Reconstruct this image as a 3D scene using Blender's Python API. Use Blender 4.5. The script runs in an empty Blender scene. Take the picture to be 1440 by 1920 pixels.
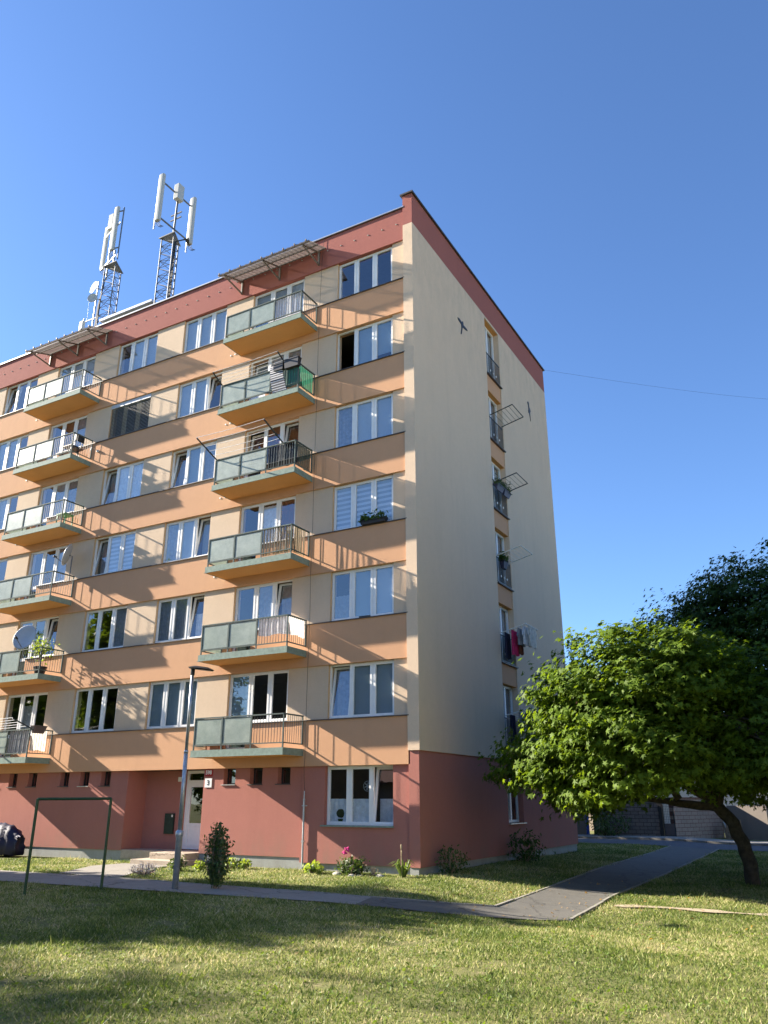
import bpy, math, random
import numpy as np
from mathutils import Vector, Matrix

# ------------------------------------------------------------------ camera, sky, sun
scene = bpy.context.scene
C = scene.collection
cam_d = bpy.data.cameras.new('camera'); cam = bpy.data.objects.new('camera', cam_d); C.objects.link(cam)
scene.camera = cam
CAM = Vector((9.8317, -19.3502, 2.0702))
yaw, pitch = 0.514, 0.3485
fw = Vector((-math.sin(yaw)*math.cos(pitch), math.cos(yaw)*math.cos(pitch), math.sin(pitch)))
cam.location = CAM
cam.rotation_euler = fw.to_track_quat('-Z', 'Y').to_euler()
cam_d.sensor_fit = 'VERTICAL'; cam_d.sensor_height = 24.0; cam_d.lens = 1485.0/1920.0*24.0
cam_d.clip_end = 3000; cam_d.clip_start = 0.05

SUN = Vector((5.2, 1.0, -2.65)).normalized()         # the way sunlight travels
sd = bpy.data.lights.new('sun', 'SUN'); sun = bpy.data.objects.new('sun', sd); C.objects.link(sun)
sd.energy = 5.0; sd.angle = math.radians(0.53); sd.color = (1.0, 0.90, 0.76)
sun.rotation_euler = SUN.to_track_quat('-Z', 'Y').to_euler(); sun.location = (-30, -10, 30)
w = bpy.data.worlds.new('World'); scene.world = w; w.use_nodes = True
nt = w.node_tree; nt.nodes.clear()
sky = nt.nodes.new('ShaderNodeTexSky'); sky.sky_type = 'NISHITA'; sky.sun_disc = False
sky.sun_elevation = math.asin(-SUN.z); sky.sun_rotation = math.atan2(-SUN.x, -SUN.y)
sky.altitude = 300; sky.air_density = 1.0; sky.dust_density = 0.4; sky.ozone_density = 2.5
bg = nt.nodes.new('ShaderNodeBackground'); bg.inputs[1].default_value = 0.055
wo = nt.nodes.new('ShaderNodeOutputWorld')
tn = nt.nodes.new('ShaderNodeMix'); tn.data_type = 'RGBA'; tn.blend_type = 'MULTIPLY'; tn.inputs[0].default_value = 1; tn.inputs[7].default_value = (.80, 1.0, 1.28, 1)
nt.links.new(sky.outputs[0], tn.inputs[6]); nt.links.new(tn.outputs[2], bg.inputs[0]); nt.links.new(bg.outputs[0], wo.inputs[0])
scene.view_settings.view_transform = 'Standard'; scene.view_settings.look = 'None'
scene.view_settings.exposure = 1.95; scene.view_settings.gamma = 1.0
scene.cycles.max_bounces = 8; scene.cycles.transparent_max_bounces = 12
random.seed(7); RNG = np.random.default_rng(11)

# ------------------------------------------------------------------ materials
def newmat(name):
    m = bpy.data.materials.new(name); m.use_nodes = True
    n = m.node_tree.nodes; n.clear()
    out = n.new('ShaderNodeOutputMaterial'); b = n.new('ShaderNodeBsdfPrincipled')
    m.node_tree.links.new(b.outputs[0], out.inputs[0])
    return m, m.node_tree, b, out
def noise(nt, scale, detail=4, rough=.6, stretch=None):
    tc = nt.nodes.new('ShaderNodeTexCoord'); ns = nt.nodes.new('ShaderNodeTexNoise')
    ns.inputs['Scale'].default_value = scale; ns.inputs['Detail'].default_value = detail; ns.inputs['Roughness'].default_value = rough
    if stretch:
        mp = nt.nodes.new('ShaderNodeMapping'); mp.inputs['Scale'].default_value = stretch
        nt.links.new(tc.outputs['Object'], mp.inputs[0]); nt.links.new(mp.outputs[0], ns.inputs['Vector'])
    else: nt.links.new(tc.outputs['Object'], ns.inputs['Vector'])
    return ns
def ramp(nt, src, a, b, lo=.3, hi=.7):
    r = nt.nodes.new('ShaderNodeValToRGB'); r.color_ramp.elements[0].position = lo; r.color_ramp.elements[1].position = hi
    r.color_ramp.elements[0].color = (*a, 1); r.color_ramp.elements[1].color = (*b, 1)
    nt.links.new(src, r.inputs[0]); return r
def mixc(nt, f, a, b, mode='MIX'):
    m = nt.nodes.new('ShaderNodeMix'); m.data_type = 'RGBA'; m.blend_type = mode
    if isinstance(f, float): m.inputs[0].default_value = f
    else: nt.links.new(f, m.inputs[0])
    for i, v in ((6, a), (7, b)):
        if isinstance(v, tuple): m.inputs[i].default_value = (*v, 1)
        else: nt.links.new(v, m.inputs[i])
    return m.outputs[2]
def bump(nt, b, src, strength, dist=.01):
    bp = nt.nodes.new('ShaderNodeBump'); bp.inputs['Strength'].default_value = strength; bp.inputs['Distance'].default_value = dist
    nt.links.new(src, bp.inputs['Height']); nt.links.new(bp.outputs[0], b.inputs['Normal'])
def sc(c, k): return tuple(min(1, x*k) for x in c)

def plain(name, col, rough=.6, metal=0, var=.12, vs=6, bmp=0, bs=60, spec=.5):
    m, nt, b, o = newmat(name)
    n1 = noise(nt, vs, 5, .65)
    r = ramp(nt, n1.outputs[0], sc(col, 1-var), sc(col, 1+var)); nt.links.new(r.outputs[0], b.inputs['Base Color'])
    b.inputs['Roughness'].default_value = rough; b.inputs['Metallic'].default_value = metal
    b.inputs['Specular IOR Level'].default_value = spec
    if bmp: bump(nt, b, noise(nt, bs, 3).outputs[0], bmp)
    return m
def stucco(name, col, streak=.10, stain=None, splash=None):
    m, nt, b, o = newmat(name)
    big = noise(nt, .7, 5, .6); mid = noise(nt, 5, 5, .7); fine = noise(nt, 90, 2, .7)
    st = noise(nt, 1, 5, .65, (1.8, 1.8, .22))
    c = ramp(nt, big.outputs[0], sc(col, .93), sc(col, 1.06)).outputs[0]
    c = mixc(nt, .5, c, ramp(nt, mid.outputs[0], sc(col, .93), sc(col, 1.06)).outputs[0])
    c = mixc(nt, ramp(nt, st.outputs[0], (0, 0, 0), (streak*3,)*3, .5, .8).outputs[0], c, stain or sc(col, .72))
    c = mixc(nt, .35, c, ramp(nt, fine.outputs[0], sc(col, .78), sc(col, 1.2), .35, .65).outputs[0])
    if splash:                      # dirt of its own shape: (z where it is strongest, z where it has gone, colour)
        tc = nt.nodes.new('ShaderNodeTexCoord'); sp = nt.nodes.new('ShaderNodeSeparateXYZ'); nt.links.new(tc.outputs['Object'], sp.inputs[0])
        mr = nt.nodes.new('ShaderNodeMapRange'); nt.links.new(sp.outputs[2], mr.inputs[0])
        mr.inputs[1].default_value = splash[1]; mr.inputs[2].default_value = splash[0]; mr.inputs[3].default_value = 0; mr.inputs[4].default_value = 1
        n9 = noise(nt, 2.5, 6, .75, (1, 1, .45)); mu = nt.nodes.new('ShaderNodeMath'); mu.operation = 'MULTIPLY'
        nt.links.new(mr.outputs[0], mu.inputs[0]); nt.links.new(ramp(nt, n9.outputs[0], (0, 0, 0), (.75,)*3, .42, .68).outputs[0], mu.inputs[1])
        c = mixc(nt, mu.outputs[0], c, splash[2])
    nt.links.new(c, b.inputs['Base Color']); b.inputs['Roughness'].default_value = .93; b.inputs['Specular IOR Level'].default_value = .2
    bump(nt, b, noise(nt, 70, 3, .7).outputs[0], .55, .012)
    return m
M = {}
M['orange'] = stucco('orange_render', (.575, .325, .188))
M['soffit'] = stucco('soffit_render', (.66, .33, .12))
M['cream'] = stucco('cream_render', (.60, .46, .33))
M['gable'] = stucco('gable_render', (.66, .505, .365), .12, (.46, .36, .26), (20.2, 15.0, (.50, .40, .30)))
M['red'] = stucco('red_render', (.385, .158, .127), .14, None, (.1, 1.1, (.27, .17, .13)))
M['redtop'] = stucco('dark_red_render', (.32, .115, .095))
M['reveal'] = stucco('yellow_reveal', (.62, .42, .25))
M['plinth'] = stucco('grey_plinth_render', (.34, .35, .33), .3, None, (-.1, .35, (.17, .155, .12)))
M['cap'] = plain('dark_metal_cap', (.07, .062, .06), .5, .3, .2)
M['capedge'] = plain('zinc_cap_edge', (.55, .55, .56), .35, .7, .1)
M['greenmetal'] = plain('green_grey_painted_metal', (.20, .26, .22), .75, 0, .2, 9, .15, 20, spec=.2)
M['railing'] = plain('green_grey_railing', (.10, .125, .115), .75, 0, .2, spec=.15)
M['darkrail'] = plain('dark_painted_rail', (.035, .045, .05), .45, .3, .2)
M['white'] = plain('white_window_plastic', (.78, .78, .77), .35, 0, .04)
M['whitedirty'] = plain('white_painted_metal', (.72, .72, .70), .5, 0, .1, 20)
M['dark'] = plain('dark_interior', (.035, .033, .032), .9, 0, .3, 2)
M['darkframe'] = plain('brown_window_frame', (.03, .025, .022), .5)
M['roof'] = plain('bitumen_roof', (.12, .12, .12), .9)
M['galv'] = plain('galvanised_steel', (.42, .44, .46), .42, .6, .2, 14, .1, 40)
M['galvdark'] = plain('weathered_steel', (.16, .165, .17), .55, .5, .3, 14)
M['antenna'] = plain('pale_grey_plastic', (.46, .46, .43), .45, 0, .06)
M['cable'] = plain('black_cable', (.02, .02, .022), .6)
M['frost'] = None
M['greenpaint'] = plain('dark_green_paint', (.018, .06, .022), .45, .2, .3, 30)
M['awnframe'] = plain('awning_steel', (.21, .19, .17), .55, .5, .3, 20)
M['birdblack'] = plain('black_sheet', (.012, .012, .014), .5)
M['lampblack'] = plain('lamp_head_black', (.02, .022, .025), .4, .3)
M['navy'] = plain('navy_tarpaulin', (.010, .011, .045), .6, 0, .3, 5, .5, 8)
M['black'] = plain('black_plastic', (.015, .015, .017), .45)
M['brownplastic'] = plain('grey_brown_plastic', (.11, .085, .08), .6)
M['terracotta'] = plain('terracotta_plastic', (.38, .14, .07), .7)
M['dish'] = plain('light_grey_dish', (.42, .44, .46), .4, .1, .08)
M['blinddark'] = plain('dark_slat', (.22, .22, .21), .45, .3, .1)
M['signred'] = plain('red_enamel', (.35, .02, .02), .35, 0, .05)
M['signwhite'] = plain('white_enamel', (.8, .8, .8), .3, 0, .05)
M['boxgreen'] = plain('dark_green_steel', (.015, .035, .033), .4, .2, .3, 12)
M['trunk'] = plain('maple_bark', (.055, .045, .035), .95, 0, .5, 9, 1.0, 25)
M['pink'] = plain('pink_petals', (.62, .03, .22), .7, 0, .3, 40)
M['lav'] = plain('lavender_grey', (.30, .30, .36), .8, 0, .3, 30)
M['stone'] = plain('field_stone', (.36, .34, .30), .9, 0, .3, 12, .6, 20)
M['wood'] = plain('old_wood', (.28, .20, .13), .9, 0, .4, 12, .5, 30)
M['woodframe'] = plain('brown_wood_frame', (.16, .06, .03), .6)
M['reed'] = plain('reed_screen', (.42, .32, .19), .8, 0, .4, 30, .4, 50)
M['bluepaint'] = plain('blue_paint', (.02, .07, .38), .5)
M['housewhite'] = stucco('house_white', (.62, .62, .60))
M['housebeige'] = stucco('house_beige', (.52, .42, .33))
M['bouncepale'] = stucco('bounce_block_render', (.55, .45, .34))
M['housebrown'] = stucco('house_brown', (.16, .12, .09))
M['rooftile'] = plain('roof_tiles', (.17, .065, .04), .85, 0, .3, 8, .8, 12)
M['greywall'] = stucco('grey_wall_render', (.22, .19, .165), .3)
M['hoodgrey'] = stucco('grey_housing_render', (.40, .41, .40), .15)
M['greennet'] = None

def transl(name, col, alpha=.0, trans=.5, rough=.8):
    m, nt, b, o = newmat(name)
    n1 = noise(nt, 9, 4); r = ramp(nt, n1.outputs[0], sc(col, .8), sc(col, 1.2))
    nt.links.new(r.outputs[0], b.inputs['Base Color']); b.inputs['Roughness'].default_value = rough; b.inputs['Specular IOR Level'].default_value = .25
    t = nt.nodes.new('ShaderNodeBsdfTranslucent'); nt.links.new(r.outputs[0], t.inputs[0])
    mx = nt.nodes.new('ShaderNodeMixShader'); mx.inputs[0].default_value = trans
    nt.links.new(b.outputs[0], mx.inputs[1]); nt.links.new(t.outputs[0], mx.inputs[2]); last = mx.outputs[0]
    if alpha:
        tp = nt.nodes.new('ShaderNodeBsdfTransparent'); m2 = nt.nodes.new('ShaderNodeMixShader'); m2.inputs[0].default_value = alpha
        nt.links.new(last, m2.inputs[1]); nt.links.new(tp.outputs[0], m2.inputs[2]); last = m2.outputs[0]
    nt.links.new(last, o.inputs[0]); return m
M['curtain'] = transl('white_curtain', (.93, .93, .94), .06, .12)
M['sheer'] = transl('sheer_curtain', (.78, .81, .85), .4, .3)
M['greennet'] = transl('green_netting', (.03, .16, .10), .12, .35)
M['darknet'] = transl('dark_netting', (.012, .022, .02), .1, .2)
M['clothwhite'] = transl('white_cloth', (.86, .86, .9), 0, .35)
M['clothcream'] = transl('cream_cloth', (.78, .76, .7), 0, .35)
M['clothpink'] = transl('pink_cloth', (.78, .06, .2), 0, .35)
M['clothnavy'] = transl('navy_cloth', (.03, .03, .06), 0, .2)
M['clothgrey'] = transl('grey_cloth', (.33, .34, .37), 0, .2)
M['clothbrown'] = transl('brown_cloth', (.20, .07, .05), 0, .2)
M['sheet'] = transl('corrugated_plastic', (.17, .15, .135), .12, .35, .5)

def glassmat(name, base=.2, tint=(.9, .93, .95), wob=.11):
    m, nt, b, o = newmat(name)
    g = nt.nodes.new('ShaderNodeBsdfGlossy'); g.inputs['Roughness'].default_value = .01; g.inputs[0].default_value = (.93, .96, 1, 1)
    t = nt.nodes.new('ShaderNodeBsdfTransparent'); t.inputs[0].default_value = (*tint, 1)
    fr = nt.nodes.new('ShaderNodeFresnel'); fr.inputs[0].default_value = 1.52
    ml = nt.nodes.new('ShaderNodeMath'); ml.operation = 'MULTIPLY_ADD'; ml.inputs[1].default_value = 1.15; ml.inputs[2].default_value = base
    nt.links.new(fr.outputs[0], ml.inputs[0])
    ge = nt.nodes.new('ShaderNodeNewGeometry'); iv = nt.nodes.new('ShaderNodeMath'); iv.operation = 'SUBTRACT'; iv.inputs[0].default_value = 1; nt.links.new(ge.outputs['Backfacing'], iv.inputs[1])
    mm = nt.nodes.new('ShaderNodeMath'); mm.operation = 'MULTIPLY'; nt.links.new(ml.outputs[0], mm.inputs[0]); nt.links.new(iv.outputs[0], mm.inputs[1])
    mx = nt.nodes.new('ShaderNodeMixShader'); nt.links.new(mm.outputs[0], mx.inputs[0])
    nt.links.new(t.outputs[0], mx.inputs[1]); nt.links.new(g.outputs[0], mx.inputs[2]); nt.links.new(mx.outputs[0], o.inputs[0])
    n1 = noise(nt, 1.3, 2, .5); bp = nt.nodes.new('ShaderNodeBump'); bp.inputs['Strength'].default_value = wob; bp.inputs['Distance'].default_value = .02
    nt.links.new(n1.outputs[0], bp.inputs['Height']); nt.links.new(bp.outputs[0], g.inputs['Normal'])
    return m
M['glass'] = glassmat('window_glass', .1)
def frosted():
    m, nt, b, o = newmat('frosted_wired_glass')
    n1 = noise(nt, 2.2, 6, .7); n2 = noise(nt, 30, 3, .8)
    c = mixc(nt, .35, ramp(nt, n1.outputs[0], (.28, .35, .32), (.58, .64, .58)).outputs[0], ramp(nt, n2.outputs[0], (.24, .30, .27), (.6, .65, .6)).outputs[0])
    nt.links.new(c, b.inputs['Base Color']); b.inputs['Roughness'].default_value = .28; b.inputs['Specular IOR Level'].default_value = .8
    bump(nt, b, noise(nt, 35, 3, .7).outputs[0], .5, .008)
    t = nt.nodes.new('ShaderNodeBsdfTranslucent'); nt.links.new(c, t.inputs[0])
    tp = nt.nodes.new('ShaderNodeBsdfTransparent'); tp.inputs[0].default_value = (.75, .85, .8, 1)
    a = nt.nodes.new('ShaderNodeMixShader'); a.inputs[0].default_value = .3
    nt.links.new(b.outputs[0], a.inputs[1]); nt.links.new(t.outputs[0], a.inputs[2])
    d = nt.nodes.new('ShaderNodeMixShader'); d.inputs[0].default_value = .2
    nt.links.new(a.outputs[0], d.inputs[1]); nt.links.new(tp.outputs[0], d.inputs[2]); nt.links.new(d.outputs[0], o.inputs[0])
    return m
M['frost'] = frosted()
def slatted(name, ca, cb, period, lo=.35, hi=.5, axis=2):
    m, nt, b, o = newmat(name)
    tc = nt.nodes.new('ShaderNodeTexCoord'); sp = nt.nodes.new('ShaderNodeSeparateXYZ'); nt.links.new(tc.outputs['Object'], sp.inputs[0])
    a = nt.nodes.new('ShaderNodeMath'); a.operation = 'MULTIPLY'; a.inputs[1].default_value = 1/period; nt.links.new(sp.outputs[axis], a.inputs[0])
    f = nt.nodes.new('ShaderNodeMath'); f.operation = 'FRACT'; nt.links.new(a.outputs[0], f.inputs[0])
    r = ramp(nt, f.outputs[0], ca, cb, lo, hi); nt.links.new(r.outputs[0], b.inputs['Base Color'])
    b.inputs['Roughness'].default_value = .6; return m
M['blindlight'] = slatted('light_slat_blind', (.30, .33, .36), (.42, .46, .50), .028)
M['blindgrey'] = slatted('grey_slat_blind', (.18, .235, .26), (.31, .37, .40), .028)
M['zebra'] = slatted('striped_day_night_blind', (.34, .38, .42), (.62, .65, .7), .16, .48, .56)
M['stripe'] = slatted('black_white_striped_cloth', (.02, .02, .035), (.6, .6, .62), .085, .68, .72)
M['roller'] = plain('pale_roller_blind', (.42, .45, .47), .8, 0, .05)
M['blockgrey'] = None
def blocks(name, c1, c2, mortar, sx=.42, sz=.19):
    m, nt, b, o = newmat(name)
    tc = nt.nodes.new('ShaderNodeTexCoord'); mp = nt.nodes.new('ShaderNodeMapping'); nt.links.new(tc.outputs['Object'], mp.inputs[0])
    mp.inputs['Rotation'].default_value = (math.pi/2, 0, 0)
    br = nt.nodes.new('ShaderNodeTexBrick'); nt.links.new(mp.outputs[0], br.inputs[0])
    br.inputs['Color1'].default_value = (*c1, 1); br.inputs['Color2'].default_value = (*c2, 1); br.inputs['Mortar'].default_value = (*mortar, 1)
    br.inputs['Scale'].default_value = 1; br.inputs['Brick Width'].default_value = sx; br.inputs['Row Height'].default_value = sz
    br.inputs['Mortar Size'].default_value = .012
    n1 = noise(nt, 14, 4); c = mixc(nt, .5, br.outputs[0], ramp(nt, n1.outputs[0], (.35,)*3, (1,)*3).outputs[0], 'MULTIPLY')
    nt.links.new(c, b.inputs['Base Color']); b.inputs['Roughness'].default_value = .95
    bump(nt, b, br.outputs['Fac'], -.6, .02); return m
M['blockgrey'] = blocks('grey_split_blocks', (.20, .165, .14), (.26, .21, .18), (.07, .05, .04))
M['blockpink'] = blocks('pink_split_blocks', (.40, .28, .21), (.46, .32, .24), (.2, .08, .05), .5, .2)

def leafmat(name, col, tr=.42, gloss=.3):
    m, nt, b, o = newmat(name)
    at = nt.nodes.new('ShaderNodeAttribute'); at.attribute_name = 'tint'
    r = ramp(nt, at.outputs['Fac'], sc(col, .6), (col[0]*1.5, col[1]*1.35, col[2]*1.1), 0, 1)
    nt.links.new(r.outputs[0], b.inputs['Base Color']); b.inputs['Roughness'].default_value = .55; b.inputs['Specular IOR Level'].default_value = gloss
    t = nt.nodes.new('ShaderNodeBsdfTranslucent'); r2 = ramp(nt, at.outputs['Fac'], (col[0]*1.6, col[1]*1.5, col[2]*.5), (col[0]*3.6, col[1]*2.9, col[2]*.8), 0, 1)
    nt.links.new(r2.outputs[0], t.inputs[0])
    mx = nt.nodes.new('ShaderNodeMixShader'); mx.inputs[0].default_value = tr
    nt.links.new(b.outputs[0], mx.inputs[1]); nt.links.new(t.outputs[0], mx.inputs[2]); nt.links.new(mx.outputs[0], o.inputs[0])
    return m
M['maple'] = leafmat('maple_leaves', (.085, .145, .02), .34, .12)
M['dkleaf'] = leafmat('dark_leaves', (.04, .085, .018), .25, .2)  # shade on the crown behind the maple is put into this colour
M['shrub'] = leafmat('shrub_leaves', (.045, .085, .018), .25, .5)
M['shrubby'] = leafmat('weed_leaves', (.10, .17, .03), .3)
M['dryleaf'] = leafmat('dry_leaves', (.30, .20, .09), .2)
M['hosta'] = leafmat('light_leaves', (.16, .24, .06), .35)
M['grass'] = leafmat('grass_blades', (.125, .16, .035), .35, .2)

def groundmat():
    m, nt, b, o = newmat('lawn_soil')
    n1 = noise(nt, .5, 5, .65); n2 = noise(nt, 6, 5, .7); n3 = noise(nt, 60, 3, .8)
    c = ramp(nt, n1.outputs[0], (.13, .16, .05), (.26, .25, .10), .35, .68).outputs[0]
    c = mixc(nt, ramp(nt, n2.outputs[0], (0, 0, 0), (1, 1, 1), .52, .72).outputs[0], c, (.36, .29, .18))
    c = mixc(nt, .4, c, ramp(nt, n3.outputs[0], (.03, .045, .012), (.24, .23, .1)).outputs[0])
    nt.links.new(c, b.inputs['Base Color']); b.inputs['Roughness'].default_value = 1; b.inputs['Specular IOR Level'].default_value = .1
    bump(nt, b, n3.outputs[0], .8, .03); return m
M['ground'] = groundmat()
def asph(name, c, c2):
    m, nt, b, o = newmat(name)
    n1 = noise(nt, 1.2, 5, .6); n2 = noise(nt, 120, 2, .8); n3 = noise(nt, 7, 4, .6)
    k = mixc(nt, .5, ramp(nt, n1.outputs[0], c, c2).outputs[0], ramp(nt, n3.outputs[0], sc(c, .85), sc(c2, 1.1)).outputs[0])
    k = mixc(nt, .35, k, ramp(nt, n2.outputs[0], sc(c, .5), sc(c2, 1.7)).outputs[0])
    vo = nt.nodes.new('ShaderNodeTexVoronoi'); vo.feature = 'DISTANCE_TO_EDGE'; vo.inputs['Scale'].default_value = .55
    tcv = nt.nodes.new('ShaderNodeTexCoord'); nz = noise(nt, 3, 4, .7); vm = nt.nodes.new('ShaderNodeVectorMath'); vm.operation = 'MULTIPLY_ADD'; vm.inputs[1].default_value = (.35, .35, .35)
    nt.links.new(nz.outputs['Color'], vm.inputs[0]); nt.links.new(tcv.outputs['Object'], vm.inputs[2]); nt.links.new(vm.outputs[0], vo.inputs['Vector'])
    k = mixc(nt, ramp(nt, vo.outputs['Distance'], (.8,)*3, (0, 0, 0), .002, .012).outputs[0], k, sc(c, .45))
    nt.links.new(k, b.inputs['Base Color']); b.inputs['Roughness'].default_value = .9; bump(nt, b, n2.outputs[0], .5, .006); return m
M['asphalt'] = asph('path_asphalt', (.078, .074, .066), (.125, .118, .102))
M['concrete'] = asph('path_concrete', (.18, .165, .142), (.27, .25, .215))
M['kerb'] = asph('kerb_concrete', (.17, .16, .14), (.30, .28, .24))
M['aggregate'] = asph('step_aggregate', (.28, .22, .16), (.48, .40, .31))
M['road'] = asph('road_asphalt', (.06, .06, .066), (.10, .10, .105))

# ------------------------------------------------------------------ mesh helpers
class MB:
    def __init__(s): s.v = []; s.f = []
    def add(s, vs, fs):
        n = len(s.v); s.v += [tuple(p) for p in vs]; s.f += [tuple(i+n for i in f) for f in fs]; return s
    def box(s, a, b):
        x0, y0, z0 = a; x1, y1, z1 = b
        return s.add([(x0,y0,z0),(x1,y0,z0),(x1,y1,z0),(x0,y1,z0),(x0,y0,z1),(x1,y0,z1),(x1,y1,z1),(x0,y1,z1)],
                     [(0,3,2,1),(4,5,6,7),(0,1,5,4),(1,2,6,5),(2,3,7,6),(3,0,4,7)])
    def quad(s, *p): return s.add(p, [tuple(range(len(p)))])
    def tube(s, pts, r, n=8, cap=True):
        pts = [Vector(p) for p in pts]; rs = r if isinstance(r, (list, tuple)) else [r]*len(pts)
        base = len(s.v); up = None
        for i, p in enumerate(pts):
            d = (pts[min(i+1, len(pts)-1)] - pts[max(i-1, 0)]).normalized()
            if up is None:
                up = Vector((0, 0, 1)) if abs(d.z) < .9 else Vector((1, 0, 0))
            a = d.cross(up).normalized(); bb = a.cross(d).normalized(); up = bb
            for k in range(n):
                t = 2*math.pi*k/n; s.v.append(tuple(p + a*math.cos(t)*rs[i] + bb*math.sin(t)*rs[i]))
        for i in range(len(pts)-1):
            for k in range(n):
                k2 = (k+1) % n
                s.f.append((base+i*n+k, base+i*n+k2, base+(i+1)*n+k2, base+(i+1)*n+k))
        if cap:
            s.f.append(tuple(base+k for k in range(n))[::-1]); s.f.append(tuple(base+(len(pts)-1)*n+k for k in range(n)))
        return s
    def bar(s, a, b, wx, wy=None):     # square bar between two points
        a, b = Vector(a), Vector(b); wy = wy or wx; d = (b-a).normalized()
        up = Vector((0, 0, 1)) if abs(d.z) < .9 else Vector((0, 1, 0))
        u = d.cross(up).normalized()*wx/2; v = u.cross(d).normalized()*wy/2
        vs = [a-u-v, a+u-v, a+u+v, a-u+v, b-u-v, b+u-v, b+u+v, b-u+v]
        return s.add(vs, [(0,3,2,1),(4,5,6,7),(0,1,5,4),(1,2,6,5),(2,3,7,6),(3,0,4,7)])
    def prism(s, poly, a0, a1, axis):  # poly in the other two axes
        def P(p, a):
            if axis == 0: return (a, p[0], p[1])
            if axis == 1: return (p[0], a, p[1])
            return (p[0], p[1], a)
        n = len(poly); vs = [P(p, a0) for p in poly]+[P(p, a1) for p in poly]
        fs = [tuple(range(n)), tuple(range(2*n-1, n-1, -1))]+[(i, (i+1) % n, (i+1) % n+n, i+n) for i in range(n)]
        return s.add(vs, fs)
    def ball(s, c, r, n=8, m=6, sq=(1, 1, 1)):
        b = len(s.v)
        for i in range(m+1):
            th = math.pi*i/m
            for k in range(n):
                ph = 2*math.pi*k/n
                s.v.append((c[0]+r*sq[0]*math.sin(th)*math.cos(ph), c[1]+r*sq[1]*math.sin(th)*math.sin(ph), c[2]+r*sq[2]*math.cos(th)))
        for i in range(m):
            for k in range(n): s.f.append((b+i*n+k, b+(i+1)*n+k, b+(i+1)*n+(k+1) % n, b+i*n+(k+1) % n))
        return s
def wbase(p): 
    v = Vector((0, 0, 0))
    while p is not None: v += Vector(p.location); p = p.parent
    return v
def obj(name, mb, mat, parent=None, loc=None, smooth=False, fixn=True):
    me = bpy.data.meshes.new(name)
    base = wbase(parent) if parent else Vector(loc or (0, 0, 0))
    me.from_pydata([(x-base.x, y-base.y, z-base.z) for x, y, z in mb.v], [], mb.f); me.materials.append(mat)
    if fixn:
        import bmesh
        bm = bmesh.new(); bm.from_mesh(me); bmesh.ops.recalc_face_normals(bm, faces=bm.faces); bm.to_mesh(me); bm.free()
    if smooth: me.shade_smooth()
    o = bpy.data.objects.new(name, me); C.objects.link(o)
    if parent: o.parent = parent
    else: o.location = base
    return o
def tag(o, label=None, cat=None, group=None, kind=None):
    if label: o['label'] = label
    if cat: o['category'] = cat
    if group: o['group'] = group
    if kind: o['kind'] = kind
    return o
def thing(name, label, cat, loc=(0, 0, 0), group=None):
    o = bpy.data.objects.new(name, None); C.objects.link(o); o.location = loc; o.empty_display_size = .2
    return tag(o, label, cat, group)
def bez(o, w=.006, seg=1):
    m = o.modifiers.new('bevel', 'BEVEL'); m.width = w; m.segments = seg; m.limit_method = 'ANGLE'; return o

def S(t): t = min(1, max(0, t)); return t*t*(3-2*t)
def gz(x, y): return .28 - .27*S((x-.5)/4.5)*S((y+9)/5) - .12*S((y-4)/12)*(1-S((x-.5)/4.5))
def gzv(x, y):
    s = lambda t: (lambda u: u*u*(3-2*u))(np.clip(t, 0, 1))
    return .28 - .27*s((x-.5)/4.5)*s((y+9)/5) - .12*s((y-4)/12)*(1-s((x-.5)/4.5))

# ------------------------------------------------------------------ ground, paths, road
g = MB(); xs = [-600, -200, -80]+list(np.arange(-40, 41, 1.0))+[80, 200, 600]; ys = [-600, -200, -80]+list(np.arange(-40, 61, 1.0))+[90, 200, 600]
xs = sorted(set(xs)|set(np.arange(0, 6, .5))); ys = sorted(set(ys)|set(np.arange(-9, -3, .5)))
for y in ys:
    for x in xs: g.v.append((x, y, gz(x, y)))
nx = len(xs)
for j in range(len(ys)-1):
    for i in range(nx-1): g.f.append((j*nx+i, j*nx+i+1, (j+1)*nx+i+1, (j+1)*nx+i))
tag(obj('lawn_ground', g, M['ground'], smooth=True), 'gently sloping ground under the lawn', 'ground', kind='structure')

def ribbon(L, R, name, mat, dz=.012, label=None, cat='path', sub=.5):
    """a sheet between two polylines of equal length"""
    mb = MB(); A = []; B = []
    for i in range(len(L)-1):
        n = max(1, int(max((Vector(L[i+1])-Vector(L[i])).length, (Vector(R[i+1])-Vector(R[i])).length)/sub))
        for k in range(n):
            t = k/n; A.append(Vector(L[i]).lerp(Vector(L[i+1]), t)); B.append(Vector(R[i]).lerp(Vector(R[i+1]), t))
    A.append(Vector(L[-1])); B.append(Vector(R[-1])); W = 4
    for a, b in zip(A, B):
        for k in range(W+1):
            p = a.lerp(b, k/W); mb.v.append((p.x, p.y, gz(p.x, p.y)+dz))
    for i in range(len(A)-1):
        for k in range(W): mb.f.append((i*(W+1)+k, i*(W+1)+k+1, (i+1)*(W+1)+k+1, (i+1)*(W+1)+k))
    return tag(obj(name, mb, mat, smooth=True), label, cat, kind='structure')
NEAR = [(-40, -6.5), (-7.6, -6.1), (-1.1, -5.86), (.45, -5.8), (1.5, -5.68)]
FAR = [(-40, -4.4), (-7.6, -4.2), (-1.1, -4.5), (.45, -4.6), (1.2, -4.55)]
ribbon(NEAR, FAR, 'concrete_path', M['concrete'], .022, 'pale concrete path running in front of the block')
ribbon([(1.5, -5.68), (2.75, -5.24), (3.8, -4.58), (4.9, -3.9)], [(1.2, -4.55), (2.2, -4.1), (2.8, -3.75), (3.34, -3.41)], 'asphalt_path', M['asphalt'], .022, 'dark asphalt bend of the path')
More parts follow.
